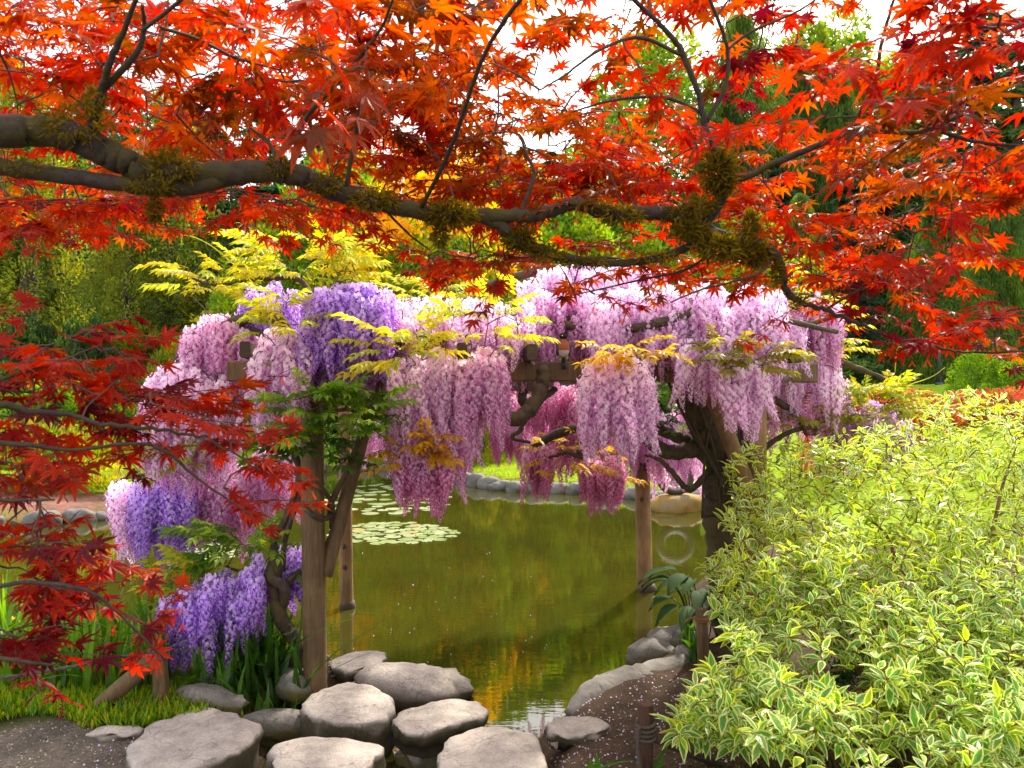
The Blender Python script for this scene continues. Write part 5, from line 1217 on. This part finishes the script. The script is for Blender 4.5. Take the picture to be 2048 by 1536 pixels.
# ---------------------------------------------------------------- rope fences
def coil(g, c, r, turns, pitch, rr, n=14, axis=None):
    pts = [c + np.array([r * math.cos(2 * math.pi * i / n), r * math.sin(2 * math.pi * i / n), pitch * i / n]) for i in range(int(turns * n) + 1)]
    tube(pts, rr, 6, geo=g)
def rope(pts, r, g=None):
    g = g or Geo(); c = catmull(pts, 12)
    for ph in (0, 2.09, 4.19):
        q = []
        for i, p in enumerate(c):
            t = unit(c[min(i + 1, len(c) - 1)] - c[max(i - 1, 0)]); s = unit(np.cross(t, [0, 0, 1])); u = np.cross(s, t); a = i * 1.1 + ph
            q.append(p + (s * math.cos(a) + u * math.sin(a)) * r * .55)
        tube(q, r * .62, 5, geo=g)
    return g
def fence_left():
    b = G(325, 1412, .22); b[2] = ground_z(b[0], b[1]); top = P(318, 1300, b[1])
    t = thing('fence_post', 'short weathered square post carrying the rope at the iris bank', 'post', b)
    part('post', beam(b - [0, 0, .2], top, .033, .033), M_POSTW, t)
    a0, a1 = G(172, 1436, .22), P(308, 1318, b[1] - .02)
    t2 = thing('brace_pole', 'round wooden pole leaning against the short rope post', 'pole', [a0[0], a0[1], .2])
    part('pole', tube([a0 - [.03, 0, .03], (a0 + a1) / 2, a1], [.046, .045, .042], 16, wob=.01), M_POSTW, t2, True)
    g = rope([P(316, 1308, b[1] - .04), P(250, 1312, b[1] - .1), P(150, 1332, b[1] - .2), P(0, 1356, b[1] - .3), P(-200, 1370, b[1] - .5)], .008)
    coil(g, P(318, 1312, b[1]), .05, 2, .016, .008)
    solid('rope', g, M_ROPE, 'twisted grey rope running from the short post across the iris bank', 'rope')
fence_left()
def fence_right():
    b = G(1408, 1325, .24); top = P(1402, 1218, b[1])
    t = thing('fence_post', 'short grey post with orange rope beside the long rock ridge', 'post', b)
    part('post', tube([b - [0, 0, .2], (b + top) / 2, top], [.036, .035, .034], 14, wob=.01), M_POSTW, t, True)
    g = Geo(); coil(g, P(1404, 1243, b[1]), .041, 2, .012, .007); rope([P(1400, 1240, b[1] - .05), P(1382, 1236, b[1] - .08), P(1370, 1245, b[1] - .08)], .006, g); part('rope', g, M_ROPEO, t, True)
    d = 3.15; tp = P(1291, 1406, d); bb = np.array([tp[0], tp[1], ground_z(tp[0], tp[1])])
    t = thing('fence_post', 'dark wet post bound with rope at the front of the soil path', 'post', bb)
    part('post', tube([bb - [0, 0, .2], (bb + tp) / 2, tp - [0, 0, .006], tp], [.034, .033, .033, .029], 16, wob=.008), wood_mat('wet_post', (.035, .015, .008), (.15, .065, .03)), t, True)
    g = Geo()
    for k in range(4): coil(g, P(1291, 1452 + 9 * k, d), .037 + .003 * (k % 2), 1.5, .012, .008)
    rope([P(1278, 1455, d - .05), P(1276, 1500, d - .05), P(1284, 1560, d - .05)], .009, g); part('binding', g, M_ROPE, t, True)
    g = rope([P(1306, 1438, d), P(1345, 1432, d + .15), P(1390, 1422, d + .4), P(1480, 1420, d + .8)], .007)
    solid('rope', g, M_ROPE, 'thin brown rope from the dark post into the variegated shrub', 'rope')
    g = tube([P(1300, 1470, d), P(1370, 1500, d + .1), P(1440, 1530, d + .2)], [.022, .022, .02], 10); solid('rail', g, M_DARKW, 'dark fallen rail leaning from the rope-bound post', 'rail')
fence_right()
for px in (935, 1062):
    b = G(px, 948 if px < 1000 else 962, .45); b[2] = ground_z(b[0], b[1])
    t = thing('lawn_stake', 'small wooden stake with a slanting brace on the far lawn', 'stake', b, 'stakes on the lawn')
    part('stake', tube([b - [0, 0, .1], b + [0, 0, .32]], .03, 8), M_POSTW, t, True); part('brace', tube([b + [.04, 0, .28], b + [.42, 0, .05]], .022, 8), M_POSTW, t, True)

# ---------------------------------------------------------------- the bird on the beam
def robin():
    d = 4.28; foot = np.array([P(1127, 725, d)[0], d, 2.10])
    t = thing('bird', 'robin with black head and rust breast perched on the pergola beam', 'bird', foot)
    spine = [(0, .02, .022, .012), (.002, .01, .034, .028), (.003, 0, .06, .036), (.002, -.004, .09, .034), (.0, -.004, .112, .024), (-.001, -.006, .126, .020), (-.003, -.010, .142, .021), (-.004, -.010, .156, .016), (-.004, -.009, .164, .006)]
    g = Geo(); n = 14; V = []
    for x, y, z, r in spine:
        for k in range(n):
            a = 2 * math.pi * k / n; V.append(foot + [x + r * math.cos(a), y + r * 1.05 * math.sin(a), z])
    Fs, C = [], []
    for i in range(len(spine) - 1):
        for k in range(n):
            Fs.append([i * n + k, i * n + (k + 1) % n, (i + 1) * n + (k + 1) % n, (i + 1) * n + k]); front = math.sin(2 * math.pi * (k + .5) / n) < .1
            C.append((.012, .011, .012) if i >= 5 else ((.55, .50, .45) if i < 2 and front else ((.33, .11, .05) if front else (.05, .045, .04))))
    g.add(V, Fs, C); part('body', g, leaf_mat('feather', 0, .8, .1, .2), t, True)
    part('beak', tube([foot + [-.008, -.028, .146], foot + [-.012, -.046, .142]], [.005, .001], 6, (.5, .35, .05)), plain_mat('beak', (.4, .28, .05)), t, True)
    for sg in (-1, 1):
        part('wing', boulder(foot + [sg * .034, .008, .07], (.010, .022, .042), 3, lump=.05), plain_mat('wing_grey', (.035, .032, .034)), t, True)
        part('leg', tube([foot + [sg * .012, -.002, -.003], foot + [sg * .012, 0, .03]], .0025, 5), plain_mat('leg_brown', (.2, .12, .06)), t, True)
        part('eye', boulder(foot + [sg * .012 - .004, -.026, .147], (.003, .003, .003), 1, lump=0), plain_mat('eye_black', (.01, .01, .01), .1), t, True)
    part('tail', beam(foot + [0, .02, .03], foot + [.004, .06, -.05], .012, .004), plain_mat('tail_grey', (.03, .03, .03)), t)
robin()

# ---------------------------------------------------------------- fallen petals, pebbles
def litter():
    c = []
    while len(c) < 800:
        r = rng.random()
        px, py = (U(1120, 1480), U(1330, 1536)) if r < .45 else ((U(650, 790), U(1296, 1330)) if r < .62 else ((U(160, 620), U(1380, 1536)) if r < .8 else (U(700, 1100), U(1100, 1480))))
        q = G(px, py, .2); s = shore_sd(q[0:1], q[1:2])[0]
        if r >= .8:
            q = G(px, py, 0.0); s = shore_sd(q[0:1], q[1:2])[0]
            if s > -.05 or rng.random() < .75: continue
            q[2] = .004
        elif s < .02: continue
        else: q[2] = ground_z(q[0], q[1]) + .006
        c.append(q)
    c = np.array(c); n = len(c); d = rng.normal(size=(n, 3)) * [1, 1, .15]
    col = np.array([(.80, .62, .74), (.86, .76, .82), (.60, .48, .78)])[rng.integers(3, size=n)]
    p = cards(c, d, .014 * rng.uniform(.6, 1.2, n), .0055, col, .1)
    o = solid('fallen_petals', p, M_PET, 'pale pink wisteria petals scattered over soil, rocks and water', 'petals', None, False); o['kind'] = 'stuff'
    g = Geo()
    for i in range(1400):
        while True:
            q = G(U(-60, 330), U(1450, 1600), .21) if i % 2 else G(U(1050, 1480), U(1400, 1600), .21)
            if shore_sd(q[0:1], q[1:2])[0] > .05: break
        q[2] = ground_z(q[0], q[1]); s = U(.002, .007); r = rng.normal(size=(5, 3)) * s * .3
        V = [q + [s, 0, 0] + r[0], q + [0, s, 0] + r[1], q + [-s, 0, 0] + r[2], q + [0, -s, 0] + r[3], q + [0, 0, s] + r[4]]
        g.add(V, [[0, 1, 4], [1, 2, 4], [2, 3, 4], [3, 0, 4]])
    o = solid('pebbles', g, M_STONE, 'fine grit scattered over the gravel and soil paths', 'pebbles', None, False); o['kind'] = 'stuff'
litter()
